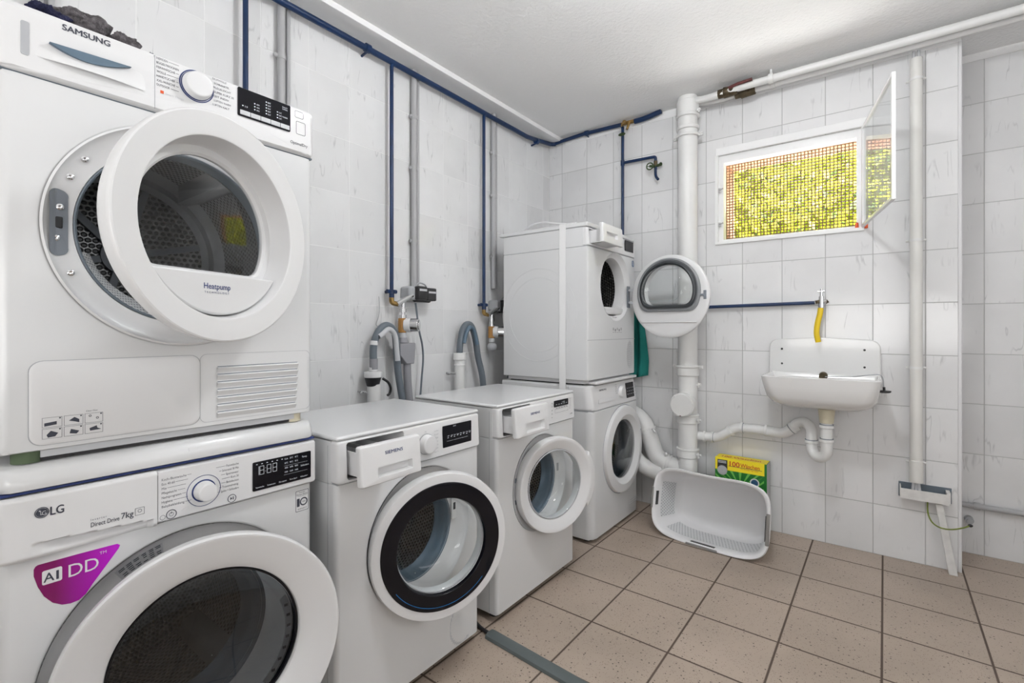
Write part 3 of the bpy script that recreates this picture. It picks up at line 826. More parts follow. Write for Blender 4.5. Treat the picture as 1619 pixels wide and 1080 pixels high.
b.add(vs, [(k, k+1, 14+k, 13+k) for k in range(12)])
ws = b.build('warning_label', 'light_grey', ld)
b = MB(M)
for k in range(7):
    a = radians(-38+9*k); r_ = .158; c_, s__ = r_*cos(a), r_*sin(a)
    b.box(-.0505, -.0500, c_-.004, c_+.004, s__-.003, s__+.003)
b.build('label_print', 'ink', ws, smooth=False)
b = MB(M); b.box(-.075, -.03, -.24, -.222, -.05, .05); b.build('hinge', 'chrome', ld, bevel=.002)

# --- dryer on top
DR = thing('tumble_dryer', (.45, -2.65, .897), 'white tumble dryer with heatpump lettering on its half-open round door, big stack nearest the camera', 'tumble dryer')
dc_ = (-2.655, 1.342); ZB = .916; ZT = 1.600
body(DR, Y0, Y1, ZB, ZT, XF, XB, dc_, .233, lip=.012, inset=.02)
b = MB(Matrix.Translation((XF, *dc_)))
b.lathe([(.2365, .0020), (.2325, .0035), (.229, -.001), (.222, -.006), (.200, -.011), (.188, -.013), (.184, -.020), (.184, -.050)], 128)
bz = b.build('port_surround', 'white_plastic', DR, ang=50)
b = MB(Matrix.Translation((XF, *dc_))); b.lathe([(.1870, -.013), (.1845, -.011), (.1815, -.014), (.1810, -.055)], 96)
b.build('port_seal', 'rubber_grey', DR)
# latch plate and screws on the surround
b = MB(Matrix.Translation((XF, *dc_)) )
poly = rrect(-.0165, .0125, -.062, .062, .012)
cxy = []
b.M = Matrix.Translation((XF, *dc_))
ring_x = lambda r: -.006-(.222-r)/(.222-.200)*.005 if r < .222 else (-.001-(.229-r)/.007*.005)
vs = []
for (p, q) in poly:
    rr = .2125-p; a = pi+q/.2125*-1
    vs.append((ring_x(rr)+.0014, rr*cos(a), rr*sin(a)))
vs.append((ring_x(.2125)+.0030, -.2125, 0))
nn = len(poly); b.add(vs, [(k, (k+1) % nn, nn) for k in range(nn)])
lp = b.build('latch_plate', 'grey_plastic', DR, smooth=False)
M = Matrix.Translation((XF, *dc_))
b = MB(M); b.box(-.0095, -.0045, -.2190, -.2030, -.011, .011); b.build('latch_socket', 'black_plastic', lp, bevel=.002)
for a, r_ in ((143, .214), (172, .209), (188, .215), (206, .213), (155, .212)):
    b = MB(M @ Matrix.Translation((-.0080, r_*cos(radians(a)), r_*sin(radians(a)))))
    b.lathe([(.0062, 0), (.0058, .003), (.003, .0042), (.0005, .0030)], 20); b.build('screw', 'chrome', DR)
# drum: mouth, steel wall, perforated back with ribs
b = MB(M)
b.lathe([(.178, -.050), (.185, -.060), (.25, -.075), (.262, -.09), (.262, -.46)], 96, ruv=.26)
b.build('drum', 'drum_steel', DR, ang=40)
b = MB(M); b.lathe([(.262, -.44), (.235, -.455), (.215, -.440), (.195, -.455)], 96); b.build('drum_rim', 'mid_grey', DR, ang=60)
b = MB(M)
n = 64; R_ = .20; vs = [(-.452, 0, 0)]+[(-.452, R_*cos(2*pi*k/n), R_*sin(2*pi*k/n)) for k in range(n)]
fs = [(0, 1+k, 1+(k+1) % n) for k in range(n)]
b.add(vs, fs, [[(vs[q][1], vs[q][2]) for q in f] for f in fs])
bk = b.build('drum_back', 'dryer_back', DR, smooth=False)
b = MB(M)
for k in range(6):
    b2 = Matrix.Rotation(pi*k/3+.25, 4, 'X'); b.M = M @ b2; b.box(-.452, -.440, .04, .195, -.009, .009)
b.M = M; b.lathe([(.05, -.452), (.05, -.435), (.001, -.433)], 32)
b.build('back_ribs', 'grey_plastic', bk)
for k in range(3):
    b = MB(M); a = .9+2*pi*k/3; vs = []
    for xx, hh in ((-.10, .02), (-.14, .06), (-.40, .06), (-.44, .02)):
        for da, q in ((-.14, 0), (-.05, .85), (.05, 1), (.14, 0)): r = .262-hh*q; vs.append((xx, r*cos(a+da), r*sin(a+da)))
    b.add(vs, [(i*4+j, i*4+j+1, (i+1)*4+j+1, (i+1)*4+j) for i in range(3) for j in range(3)]); b.build('drum_paddle', 'light_grey', DR, ang=60)
# front filter hump at the bottom of the mouth
b = MB(M)
vs = []; n = 16
for k in range(n+1):
    a = radians(196+70*k/n); vs += [(-.036, .179*cos(a), .179*sin(a)), (-.10, .150*cos(a), .150*sin(a))]
fs = [(2*k, 2*k+1, 2*k+3, 2*k+2) for k in range(n)]
b.add(vs, fs, [[(vs[q][1], vs[q][2]) for q in f] for f in fs])
b.build('lint_filter', 'vent_dots', DR, smooth=False)
# fascia
b = MB()
b.loft([(rrect(-2.60, -2.5, 1.64, 1.66, .004), XF+.008), (rrect(Y0+.016, Y1-.014, ZT+.008, 1.712, .006), XF+.008), (rrect(Y0+.004, Y1-.004, ZT+.0018, 1.722, .010), XF+.001), (rrect(Y0, Y1, ZT+.0012, 1.725, .006), XF-.02), (rrect(Y0, Y1, ZT+.0012, 1.725, .006), XB)], (-2.55, 1.65), cap0=True, cap1=True)
fa = b.build('control_panel', 'white_plastic', DR, ang=45)
b = MB(); b.box(XB, XF-.003, Y0+.002, Y1-.002, ZT-.001, ZT+.003); b.build('panel_seam', 'rubber_grey', DR, smooth=False)
px = XF+.0083
b = MB(); b.box(XF, px+.0003, -2.7165, -2.7155, ZT+.006, 1.718); b.build('drawer_seam', 'mid_grey', fa, smooth=False)
b = MB(); N = 24; vs = []   # scooped water-tank grip : a shallow dish
dish = [(-2.898, 1.664, 0), (-2.730, 1.674, 0), (-2.730, 1.636, 0), (-2.893, 1.635, 0)]
def dish_pt(u, v):
    zt = 1.664+.010*u; zb = 1.635; y = -2.897+.167*u
    return y, zt+(zb-zt)*v
for j in range(9):
    for i in range(N+1):
        u, v = i/N, j/8; y, z = dish_pt(u, v)
        vs.append((px-.0006, y, z))
b.add(vs, [(j*(N+1)+i, j*(N+1)+i+1, (j+1)*(N+1)+i+1, (j+1)*(N+1)+i) for j in range(8) for i in range(N)])
# raised lower lip leaning outward gives the scoop its shading
b.v = [(x+.010*((1.675-z)/.04)*max(0, sin(pi*min(1, max(0, (y+2.897)/.167)))), y, z) for x, y, z in b.v]
b.build('drawer_lip', 'white_plastic', fa)
b = MB(); up_ = [(-2.880+.122*k/20, 1.6655+.0003*k) for k in range(21)]; lo = [(-2.880+.122*k/20, 1.6655+.0003*k-.017*sin(pi*(k/20)**.9)) for k in range(21)]
b.prism(up_+lo[::-1][1:-1], px+.0002, px+.0095)
b.build('grip_slot', 'rubber_blue', fa, smooth=False)
b = MB(); b.prism(rrect(-2.9165, -2.9055, 1.631, 1.691, .003), px-.002, px+.0006); b.build('water_window', 'mid_grey', fa)
b = MB(); text(b, 'SAMSUNG', -2.861, 1.7005, .0705, .0155, px+.0003, .03)
b.build('maker_name', 'ink', fa, smooth=False)
kc = (-2.637, 1.683)
knob(fa, kc, px, .0285, .020, 1, ((.0345, .0325, .001), (.031, .0295, .003)), m='white_plastic')
b = MB(); lw = ['HEMDEN', 'BÜGELTROCKEN', 'FEINWÄSCHE', 'WOLLE', 'HANDTÜCHER', 'XXL-WÄSCHE', 'OUTDOOR']
for i, s_ in enumerate(lw):
    w_ = len(s_)*.0034; z = 1.7115-i*.0093; text(b, s_, -2.713, z, w_, .0068, px+.0003)
    ye = kc[0]-.035; b.box(px, px+.0004, -2.713+w_+.002, ye, z+.002, z+.0025) if -2.713+w_+.002 < ye else None
rw = ['BAUMWOLLE', 'SCHRANKTR.', 'PFLEGELEICHT', 'SUPER KURZ 35', 'ZEIT INDIV.', 'LUFTEN WARM', 'LUFTEN KALT']
for i, s_ in enumerate(rw):
    w_ = len(s_)*.0033; text(b, s_, -2.605+.003*(i % 2), 1.7125-i*.0098, w_, .0064, px+.0003)
b.build('programme_lettering', 'ink', fa, smooth=False)
b = MB(); b.box(px, px+.0004, -2.706, -2.700, 1.642, 1.648); b.build('orange_mark', 'terracotta_red', fa, smooth=False)
b = MB(); text(b, 'Smart Things', -2.697, 1.6415, .034, .0065, px+.0003); b.build('fine_print', 'light_grey', fa, smooth=False)
def smd(b, x):
    for i, n_ in enumerate((1, 3, 5, 3)):
        for k in range(n_): b.box(x, x+.0001, -2.541+i*.028, -2.538+i*.028, 1.6745+k*.0072, 1.677+k*.0072); text(b, ('2:30', 'AN', 'EXTRA', 'LICHT')[i][:3], -2.5355+i*.028, 1.6738+k*.0072, .007, .005, x)
    text(b, 'SMART', -2.443, 1.706, .014, .0045, x); text(b, 'CONTROL', -2.443, 1.701, .014, .0045, x); text(b, 'WASSER', -2.443, 1.681, .014, .0045, x)
dd = display(fa, -2.5505, -2.4215, 1.650, 1.7175, px, smd)
for i in range(5):
    b = MB(); b.box(px+.0012, px+.003, -2.5455+i*.0245, -2.5455+i*.0245+.0235, 1.654, 1.6650); b.build('display_key', 'light_grey', dd, bevel=.0006)
b = MB()
for (a0, a1, c0, c1) in ((-2.409, -2.385, 1.6945, 1.7125), (-2.4055, -2.3795, 1.652, 1.686)):
    c = ((a0+a1)/2, (c0+c1)/2)
    b.loft([(rrect(a0, a1, c0, c1, .004), px+.0004), (rrect(a0+.0011, a1-.0011, c0+.0011, c1-.0011, .003), px+.0004)], c, n=32)
text(b, 'OptimalDry', -2.4205, 1.6235, .047, .0105, px+.0004, .005)
b.build('button_outlines', 'ink', fa, smooth=False)
# lower service panels
b = MB()
def outline(b, poly_fn, w, x, c, n=64): b.loft([(poly_fn(0), x), (poly_fn(w), x)], c, n=n)
pdoor = lambda e: [(p[0], p[1]) for p in rrect(-2.905+e, -2.628-e, .928+e, 1.082-e, .020 if True else 0)]
b.loft([(pdoor(0), XF+.0012), (pdoor(.0014), XF+.0018), (pdoor(.005), XF+.003)], (-2.77, 1.0), cap1=True)
sp = b.build('filter_door', 'white_plastic', DR, ang=25)
b = MB(); b.loft([(pdoor(-.0012), XF+.0004), (pdoor(.0006), XF+.0006)], (-2.77, 1.0)); b.build('filter_door_seam', 'mid_grey', sp, smooth=False)
b = MB(); x = XF+.0034
for i in range(3):
    for j in range(2):
        y0_, z0_ = -2.888+i*.0300, .9595-j*.0205
        b.loft([(rect(y0_, y0_+.0275, z0_, z0_+.0185), x), (rect(y0_+.0005, y0_+.0270, z0_+.0005, z0_+.018), x)], (y0_+.0137, z0_+.009), n=4)
        b.M = Matrix.Translation((x, y0_+.0245, z0_+.0160)); b.lathe([(.0014, 0), (.0001, 0)], 12); b.M = Matrix()
for poly in ([(-2.885, .962), (-2.868, .964), (-2.868, .970), (-2.885, .968)], [(-2.851, .968), (-2.843, .974), (-2.836, .969), (-2.836, .963), (-2.844, .966)],
             [(-2.882, .946), (-2.876, .953), (-2.866, .948), (-2.870, .942), (-2.880, .941)], [(-2.850, .944), (-2.848, .952), (-2.836, .947), (-2.840, .942)],
             [(-2.821, .949), (-2.810, .953), (-2.809, .948), (-2.803, .945), (-2.820, .944)]):
    b.prism(poly, x-.0002, x)
for c in ((-2.820, .973), (-2.809, .968)): b.M = Matrix.Translation((x, *c)); b.lathe([(.0022, 0), (.0012, 0)], 16); b.M = Matrix()
text(b, 'Clean Filter', -2.826, .9815, .018, .004, x)
b.build('care_pictograms', 'ink', sp, smooth=False)
b = MB()
rp = lambda e: rrect(-2.628+e, -2.362-e, .928+e, 1.084-e, .014)
b.loft([(rp(0), XF+.0006), (rp(.0008), XF+.0006)], (-2.5, 1.0)); b.build('vent_outline', 'mid_grey', DR, smooth=False)
b = MB()
for k in range(7):
    z = 1.0575-k*.0175
    b.prism([(-2.591, z-.0045), (-2.397-.001*k, z-.0045), (-2.397-.001*k, z-.0030), (-2.591, z-.0030)], XF-.001, XF+.0006)
b.build('vent_slots', 'rubber_grey', DR, smooth=False)
b = MB()
for k in range(7):
    z = 1.0575-k*.0175; y0_, y1_ = -2.592, -2.396-.001*k
    b.add([(XF, y0_, z-.0045), (XF, y1_, z-.0045), (XF+.0055, y1_, z-.0075), (XF+.0055, y0_, z-.0075), (XF, y1_, z-.018), (XF, y0_, z-.018)], [(0, 1, 2, 3), (3, 2, 4, 5)])
b.build('vent_louvres', 'enamel', DR, ang=20)
# plinth between the two
b = MB(); b.box(XB+.02, XF-.008, Y0+.06, Y1-.05, .9045, .917); b.build('base_rail', 'light_grey', DR)
b = MB(); b.box(XB+.02, XF-.014, Y0+.04, Y1-.03, .8975, .9045); b.build('gap_shade', 'black_plastic', DR)  # black strip standing in for the shade in the gap under the dryer
for y in (Y0+.045, Y1-.045):
    b = MB(); b.cyl((XF-.03, y, .8965), (XF-.03, y, .917), .022); b.build('foot', 'felt_green' if y < -2.8 else 'ivory', DR)
# dryer door
M = tilt(radians(21.5), (.897, -2.630, 1.3465), -1)
b = MB(M)
b.lathe([(.205, -.064), (.216, -.052), (.226, -.034), (.2325, -.010), (.2325, -.0045), (.2312, -.0014), (.2285, 0), (.1880, -.0025), (.1845, -.0040), (.1830, -.0075), (.176, -.047), (.170, -.056)], 128)
sd = b.build('porthole_door', 'white_plastic', DR, ang=28)
# inner disc with a D shaped window
chord = -.083
def dpoly(R, ch, r=.012, n=72):
    a0 = math.asin(ch/R); P = []
    for k in range(n+1):
        a = a0+(pi-2*a0)*k/n; P.append((R*cos(a), R*sin(a)))
    out = []
    for i, p in enumerate(P): out.append(p)
    # round the two lower corners
    xl = P[-1][0]; xr = P[0][0]
    return out
def drnd(R, ch, r, n=56):
    """D outline with rounded lower corners"""
    cx = sqrt((R-r)**2-(ch+r)**2); a0 = atan2(ch+r, cx); P = []
    for k in range(n+1): a = a0+(pi-2*a0)*k/n; P.append((R*cos(a), R*sin(a)))
    for k in range(1, 9): a = (pi-a0)+(1.5*pi-(pi-a0))*k/8; P.append((-cx+r*cos(a), ch+r+r*sin(a)))
    for k in range(0, 8): a = 1.5*pi+(2*pi+a0-1.5*pi)*k/8; P.append((cx+r*cos(a), ch+r+r*sin(a)))
    return P
b = MB(M)
D1 = drnd(.153, chord, .030); D2 = drnd(.158, chord-.004, .030)
b.loft([(circ((0, 0), .172), -.053), (D2, -.053), (D1, -.058), (D1, -.066), (D2, -.066), (circ((0, 0), .205), -.064)], (0, .02))
b.build('door_inner_panel', 'white_plastic', sd, ang=40)
b = MB(M); D3 = drnd(.1535, chord-.001, .030)
rings = [(D3, -.062)]+[(drnd(.1535*q, chord*q, .030*q), -.062+.012*(1-q*q)) for q in (.8, .6, .4, .2)]+[(circ((0, .002), .004, 48), -.050)]
b.loft(rings, (0, .0), cap1=True)
b.build('door_glass', 'dryer_glass', sd, ang=60)
# shelf with the lettering
b = MB(M)
Rs = .1785; ch2 = -.092; a0 = math.asin(ch2/Rs); n = 24
seg = [(Rs*cos(a0+(-pi-2*a0)*k/n), Rs*sin(a0+(-pi-2*a0)*k/n)) for k in range(n+1)]
vs = [(-.056, y, z) for y, z in seg]+[(-.020-(.014*((z+.176)/.084) if 0 else 0), y*.985, z*.985) for y, z in seg]
m_ = n+1
b.add(vs, [(k, k+1, m_+k+1, m_+k) for k in range(n)]+[(n, 0, m_, m_+n), list(range(m_, 2*m_))])
sh_ = b.build('door_shelf', 'white_plastic', sd, bevel=.004, ang=40)
b = MB(M); text(b, 'Heatpump', -.041, -.1235, .064, .0165, -.0196, .012); text(b, 'T E C H N O L O G Y', -.040, -.1325, .060, .0055, -.0196)
b.build('door_lettering', 'navy_ink', sh_, smooth=False)
b = MB(M)
for s_ in (-.02, .02): b.cyl((-.06, .19, s_+.01), (-.115, .215, s_+.01), .006)
b.box(-.075, -.055, .16, .205, -.03, .05)
b.build('hinge', 'grey_plastic', sd)
# cables hanging behind the left stack (blue side hose seen in the gap)

# lint bundles on top
def clump(name, c, r, m, label, cat, seed, group=None):
    random.seed(seed); ph_ = [random.uniform(0, 6) for _ in range(6)]
    b = MB()
    f = lambda th, ph: 1+.16*sin(3*ph+ph_[0]+2*th)+.12*sin(5*ph+ph_[1])*sin(4*th+ph_[2])+.09*sin(9*ph+ph_[3]+5*th)+.05*sin(17*ph+11*th+ph_[4])
    b.ell((c[0], c[1], c[2]+r[2]*.86), r[0], r[1], r[2], 44, 26, f)
    zb = c[2]; b.v = [(x, y, max(z, zb+.0005)) for x, y, z in b.v]
    o = b.build(name, m, ang=80, origin=c); return tag(o, label, cat, group)
TZ = 1.7255
clump('crumpled_cloth', (.700, -2.874, TZ), (.034, .030, .015), 'navy_wool', 'small dark blue crumpled cloth on the big dryer, leftmost of the pile', 'cloth', 3)
clump('crumpled_cloth', (.690, -2.818, TZ), (.034, .048, .026), 'dark_wool', 'larger grey-brown crumpled woolly cloth heaped on the big dryer', 'cloth', 5)
clump('crumpled_cloth', (.700, -2.752, TZ), (.026, .024, .017), 'dark_wool', 'small round grey-brown crumpled cloth at the right of the pile on the big dryer', 'cloth', 9)
clump('lint_ball', (.715, -2.712, TZ), (.006, .006, .006), 'navy_wool', 'tiny dark scrap of lint alone on the big dryer top', 'lint', 11)

# ================================================================== Siemens-type washers in the middle
def siemens(y0, xf, label, drawer_x, hole, dr_dims, pocket, bowl, pc, Rport, knobc, disp, markfn, wordbox, kind):
    y1 = y0+.588; xb = xf-.475
    T = thing('washing_machine', ((xf+xb)/2, (y0+y1)/2, 0), label, 'washing machine')
    body(T, y0, y1, .030, .714, xf-.004, xb, pc, Rport, lip=.02, inset=.014)
    feet(T, y0, y1, xf, xb, .03)
    upper_shell(T, y0, y1, .716, .832, xf-.03, xb, hole)
    f = fascia(T, y0+.001, y1-.001, .717, .834, xf+.004, .035, hole, .22, lean=.006)
    top_plate(T, y0, y1, .834, .846, xf-.004, xb)
    b = MB(); b.box(xb+.01, xf-.006, y0+.004, y1-.004, .7135, .7175); b.build('panel_seam', 'mid_grey', T, smooth=False)
    b = MB(); b.box(xf-.045, xf-.043, y0-.0006, y0+.001, .035, .82); b.build('side_seam', 'mid_grey', T, smooth=False)
    # concave ring round the port
    b = MB(Matrix.Translation((xf-.004, *pc)))
    b.lathe([(Rport, -.001), (Rport-.008, -.010), (Rport-.022, -.018), (Rport-.045, -.024), (.158, -.026), (.150, -.030)], 96)
    b.build('port_surround', 'white_plastic', T, ang=60)
    drum(T, pc, xf-.03, .152, .142, .235, .43, xg=.0, rot=.2)
    pulled_drawer(T, *dr_dims, xf, drawer_x, pocket, bowl, 'SIEMENS', wordbox=wordbox, lean=.008)
    if knobc: knob(f, knobc, xf+.001, .030, .024)
    display(f, *disp, xf+.0015, markfn)
    return T, f

def d1marks(b, x):
    for i in range(8): b.box(x, x+.0001, -1.897+i*.0155, -1.891+i*.0155, .771+(i % 2)*.002, .7725+(i % 2)*.002); text(b, ('40°', '1200', 'Start', 'Dry', 'Min', 'Eco', 'Prog', 'Fin')[i], -1.897+i*.0155, .776, .010, .005, x)
    b.box(x, x+.0001, -1.900, -1.796, .7605, .7609); text(b, 'iQ500', -1.870, .8065, .014, .0055, x)
T1, f1 = siemens(-2.315, .800, 'white washing machine with black-ringed open door, right beside the tall left stack', .925, (-2.285, -2.082, .724, .826),
    (-2.326, -2.122, .733, .838), (-2.274, -2.155, .750, .777), (-2.272, -2.155, .732, .800), (-2.000, .478), .214, (-1.993, .769), (-1.918, -1.776, .741, .814), d1marks, (-2.249, -2.189, .807, .0125), 1)
b = MB(); x = .8035
for i, s_ in enumerate(('Koch/Bunt', 'Baumwolle', 'Pflegel.', 'Mix', 'Fein/Seide', 'Wolle', 'Super 15')):
    text(b, s_, -1.958, .803-i*.0115, .019, .006, x)
text(b, 'Aus', -2.000, .808, .008, .006, x); text(b, 'Outdoor', -2.065, .800, .02, .006, x); text(b, 'varioPerfect', -1.83, .8165, .03, .005, x-.0015)
b.build('programme_lettering', 'mid_grey', f1, smooth=False)
b = MB(Matrix.Translation((.8035, -1.993, .769))); b.lathe([(.0335, -.002), (.0335, .0006), (.0318, .0006), (.0318, 0)], 48); b.build('dial_ring', 'mid_grey', f1)
# service flap, lower right of the front
b = MB()
fl = [(-1.742, .160)]+[(-1.742-.0-.075+.075*cos(pi/2+ (pi/2)*k/10)-.0, .160-.0) for k in range(0)]
cx_, cz_ = -1.815, .110; P = [(cx_+.062*cos(radians(a)), cz_+.072*sin(radians(a))*1.0) for a in range(60, 301, 10)]
for (p, q) in zip(P, P[1:]):
    b.box(.7955, .7965, min(p[0], q[0])-.0006, max(p[0], q[0])+.0006, min(p[1], q[1])-.0006, max(p[1], q[1])+.0006)
b.build('pump_flap_seam', 'light_grey', T1, smooth=False)
def open_door(T, ctr, th, R, ringw, glass_r, black=None, name='porthole_door', latch=None, depth=.058, side=1):
    M = tilt(radians(th), ctr, side)
    b = MB(M)
    face = [(R-.012, 0), (glass_r+.012, 0), (glass_r+.005, -.004)] if black else [(R-.010, -.0005), (R-.020, -.003), (glass_r+.010, -.016), (glass_r+.004, -.019)]
    b.lathe([(R-.022, -depth), (R-.006, -depth+.010), (R, -depth*.45), (R-.001, -.006), (R-.004, -.001)]+face+[(glass_r+.001, -.024), (glass_r, -depth+.004), (glass_r+.008, -depth-.004), (R-.03, -depth-.004)], 128)
    d = b.build(name, 'white_plastic', T, ang=32)
    if black:
        b = MB(M); b.lathe([(black[0], -.003), (black[0], .0015), (black[0]-.003, .003), (black[1]+.003, .003), (black[1], .001), (black[1]-.002, -.010)], 128)
        br = b.build('door_trim_ring', 'black_gloss', d, ang=50)
    b = MB(M); b.lathe([(glass_r+.002, -.018), (glass_r-.002, -.016), (glass_r-.004, -.019)], 96); b.build('glass_rim', 'mid_grey', d)
    b = MB(M)
    b.lathe([(glass_r, -.020), (glass_r-.006, -.026), (glass_r-.012, -.060), (glass_r-.022, -.095), (glass_r-.040, -.112), (glass_r-.09, -.119), (.001, -.120)], 96)
    b.build('glass_bowl', 'bowl_glass', d, ang=60)
    return d, M
d1, M = open_door(T1, (.884+.012, -2.005-.004, .470), 21.9, .2255, 0, .146, (.196, .147))
b = MB(M); vs = []
for r_ in (.184, .1822):
    for k in range(41): a = radians(215+102*k/40); vs.append((.0034, r_*cos(a), r_*sin(a)))
b.add(vs, [(k, k+1, 42+k, 41+k) for k in range(40)])
mat('blue_print', (.01, .16, .45), .4)
b.build('blue_arc', 'blue_print', d1, smooth=False)
b = MB(M)
for s_ in (-.035, .045): b.cyl((-.035, -.222, s_), (-.06, -.236, s_), .007)
b.box(-.062, -.040, -.235, -.215, -.05, .06)
b.build('hinge', 'chrome', d1, bevel=.002)
b = MB(Matrix.Translation((.775, -1.838, .520))); b.box(0, .004, -.012, .012, -.045, .045)
lk = b.build('door_lock', 'white_plastic', T1, bevel=.002)
b = MB(Matrix.Translation((.779, -1.838, .520))); b.box(0, .001, -.005, .005, -.012, .012); b.build('lock_slot', 'black_plastic', lk, smooth=False)

def d2marks(b, x):
    for i in range(5): b.box(x, x+.0001, -1.205+i*.022, -1.193+i*.022, .797, .7985)
    text(b, '1:20', -1.15, .802, .022, .008, x)
T2, f2 = siemens(-1.618, .800, 'white washing machine with open all-white door, beside the far corner stack', .895, (-1.590, -1.400, .722, .826),
    (-1.622, -1.398, .728, .840), (-1.560, -1.432, .741, .778), (-1.580, -1.415, .732, .800), (-1.312, .476), .203, None, (-1.217, -1.095, .787, .816), d2marks, (-1.527, -1.463, .806, .0125), 2)
b = MB(); x = .8035
b.loft([(rrect(-1.210, -1.095, .760, .778, .002), x-.001), (rrect(-1.2092, -1.0958, .7608, .7772, .002), x-.001)], (-1.15, .769), n=8)
for i in range(5): b.box(x-.0012, x-.001, -1.197+i*.022, -1.192+i*.022, .779, .782)
for i in range(6): text(b, ('30', '40', '60', '90', 'Mix', 'Fein')[i], -1.240, .806-i*.016, .010, .006, x-.0005); text(b, ('Start', 'Fin', 'U/min', 'Sp', 'Ok', 'Eco')[i], -1.082, .811-i*.009, .011, .005, x-.001)
text(b, 'iQ 300', -1.078, .738, .02, .008, x, .01)
b.build('programme_lettering', 'ink', f2, smooth=False)
d2, M = open_door(T2, (.864+.006, -1.291, .470), 17.5, .2055, 0, .147, None)
b = MB(M)
P = []
for k in range(9): a = radians(-32+ (60)*k/8); P.append((.222*cos(a), .222*sin(a)))
for k in range(9): a = radians(28-(60)*k/8); P.append((.196*cos(a), .196*sin(a)))
P[0] = (P[0][0]-.012, P[0][1]-.012); P[8] = (P[8][0]-.010, P[8][1]+.014)
b.prism(P, -.030, -.001)
b.build('door_grip', 'white_plastic', d2, bevel=.004)
b = MB(M)
for s_ in (-.045, .045): b.box(-.06, -.035, -.212, -.196, s_-.010, s_+.010)
b.build('hinge', 'rubber_grey', d2, bevel=.002)
b = MB(Matrix.Translation((.775, -1.145, .500))); b.box(0, .003, -.006, .006, -.018, .018); b.build('lock_slot', 'mid_grey', T2, smooth=False)

# ================================================================== corner stack
y0, y1, xf, xb = -.780, -.172, .768, .16
C1 = thing('washing_machine', ((xf+xb)/2, (y0+y1)/2, 0), 'white front-loading washing machine with closed door, bottom of the far corner stack', 'washing machine')
pc = (-.408, .440)
body(C1, y0, y1, .018, .698, xf, xb, pc, .18, lip=.02, inset=.035)
feet(C1, y0, y1, xf, xb, .018)
b = MB()
b.loft([(rrect(-.5, -.45, .75, .77, .004), xf-.004), (rrect(y0+.035, y1-.03, .704, .830, .006), xf-.004), (rrect(y0+.014, y1-.012, .702, .836, .012), xf-.014), (rrect(y0, y1, .700, .838, .014), xf-.05), (rrect(y0, y1, .700, .838, .014), xb)], (-.48, .77), cap0=True, cap1=True)
b.v = [(x-(z-.70)*.12 if x > .7 else x, y, z) for x, y, z in b.v]
cp = b.build('control_panel', 'white_plastic', C1, ang=45)
b = MB(); b.box(xb+.01, xf-.03, y0-.0005, y1-.002, .697, .7015); b.box(xf-.03, xf-.006, y0+.02, y1-.02, .697, .7015); b.build('panel_seam', 'mid_grey', C1, smooth=False)
b = MB(); b.box(.62, .6215, y0-.0008, y0+.001, .03, .83); b.build('side_seam', 'mid_grey', C1, smooth=False)
# pressed side panel outline
b = MB(Matrix(((1, 0, 0, 0), (0, 1, 0, 0), (0, 0, 1, 0), (0, 0, 0, 1))))
def side_outline(x0, x1, z0, z1, r, w, yy_):
    P1 = rrect(x0, x1, z0, z1, r); P2 = rrect(x0+w, x1-w, z0+w, z1-w, r); n = len(P1)
    vs = [(p[0], yy_, p[1]) for p in P1]+[(p[0], yy_-.003, p[1]) for p in P2]
    return vs, [(i, (i+1) % n, n+(i+1) % n, n+i) for i in range(n)]+[list(range(n, 2*n))]
b.add(*side_outline(.50, .60, .06, .62, .03, .008, y0+.001)); b.build('side_emboss', 'enamel_side', C1, ang=20)
pxs = lambda z: xf-.004-(z-.70)*.12+.0006
knob(cp, (-.405, .772), pxs(.772)-.001, .034, .020, 1, ((.037, .0355, .0006),))
b = MB(); b.prism(rrect(-.335, -.222, .726, .815, .004), 0, .002); b.v = [(pxs(z)+x, y, z) for x, y, z in b.v]; dsp = b.build('display', 'black_gloss', cp)
b = MB()
for i in range(4):
    for j in range(3): b.box(0, .0002, -.318+i*.026, -.312+i*.026, .745+j*.018, .749+j*.018)
b.v = [(pxs(z)+x+.0022, y, z) for x, y, z in b.v]; b.build('display_symbols', 'display_white', dsp, smooth=False)
b = MB(); text(b, 'SAMSUNG', -.675, .800, .085, .014, 0, .02)
for i in range(5): text(b, ('Baumwolle', 'Pflege', 'Eco', 'Mix', 'Kurz')[i], -.475, .815-i*.012, .022, .007, 0)
for i in range(5): text(b, ('30', '40', '60', 'Ein', 'Start')[i], -.205, .81-i*.018, .014, .008, 0)
b.v = [(pxs(z)+x+.0003, y, z) for x, y, z in b.v]; b.build('panel_lettering', 'ink', cp, smooth=False)
b = MB(); b.prism(rrect(-.700, -.500, .735, .757, .004), 0, .003); b.v = [(pxs(z)+x, y, z) for x, y, z in b.v]; b.build('drawer_grip', 'matte_white', cp, bevel=.001)
b = MB(Matrix.Translation((xf+.006, *pc)))
b.lathe([(.244, -.012), (.250, -.006), (.2505, .006), (.2475, .012), (.238, .016), (.200, .020), (.196, .018), (.178, .004), (.170, -.002), (.166, -.03)], 128)
cd = b.build('porthole_door', 'white_plastic', C1, ang=30)
b = MB(Matrix.Translation((xf-.0005, *pc))); b.lathe([(.2515, 0), (.2560, .0008), (.2560, -.001)], 96); b.build('door_gap', 'navy_ink', C1, smooth=False)
b = MB(Matrix.Translation((xf+.006, *pc))); b.lathe([(.1685, -.006), (.160, -.002), (.12, .005), (.001, .009)], 96); b.build('outer_glass', 'dark_glass', cd, ang=60)
b = MB(Matrix.Translation((xf+.006, *pc))); b.lathe([(.150, -.014), (.142, -.06), (.12, -.095), (.06, -.103), (.001, -.104)], 96); b.build('glass_bowl', 'bowl_glass', cd, ang=60)
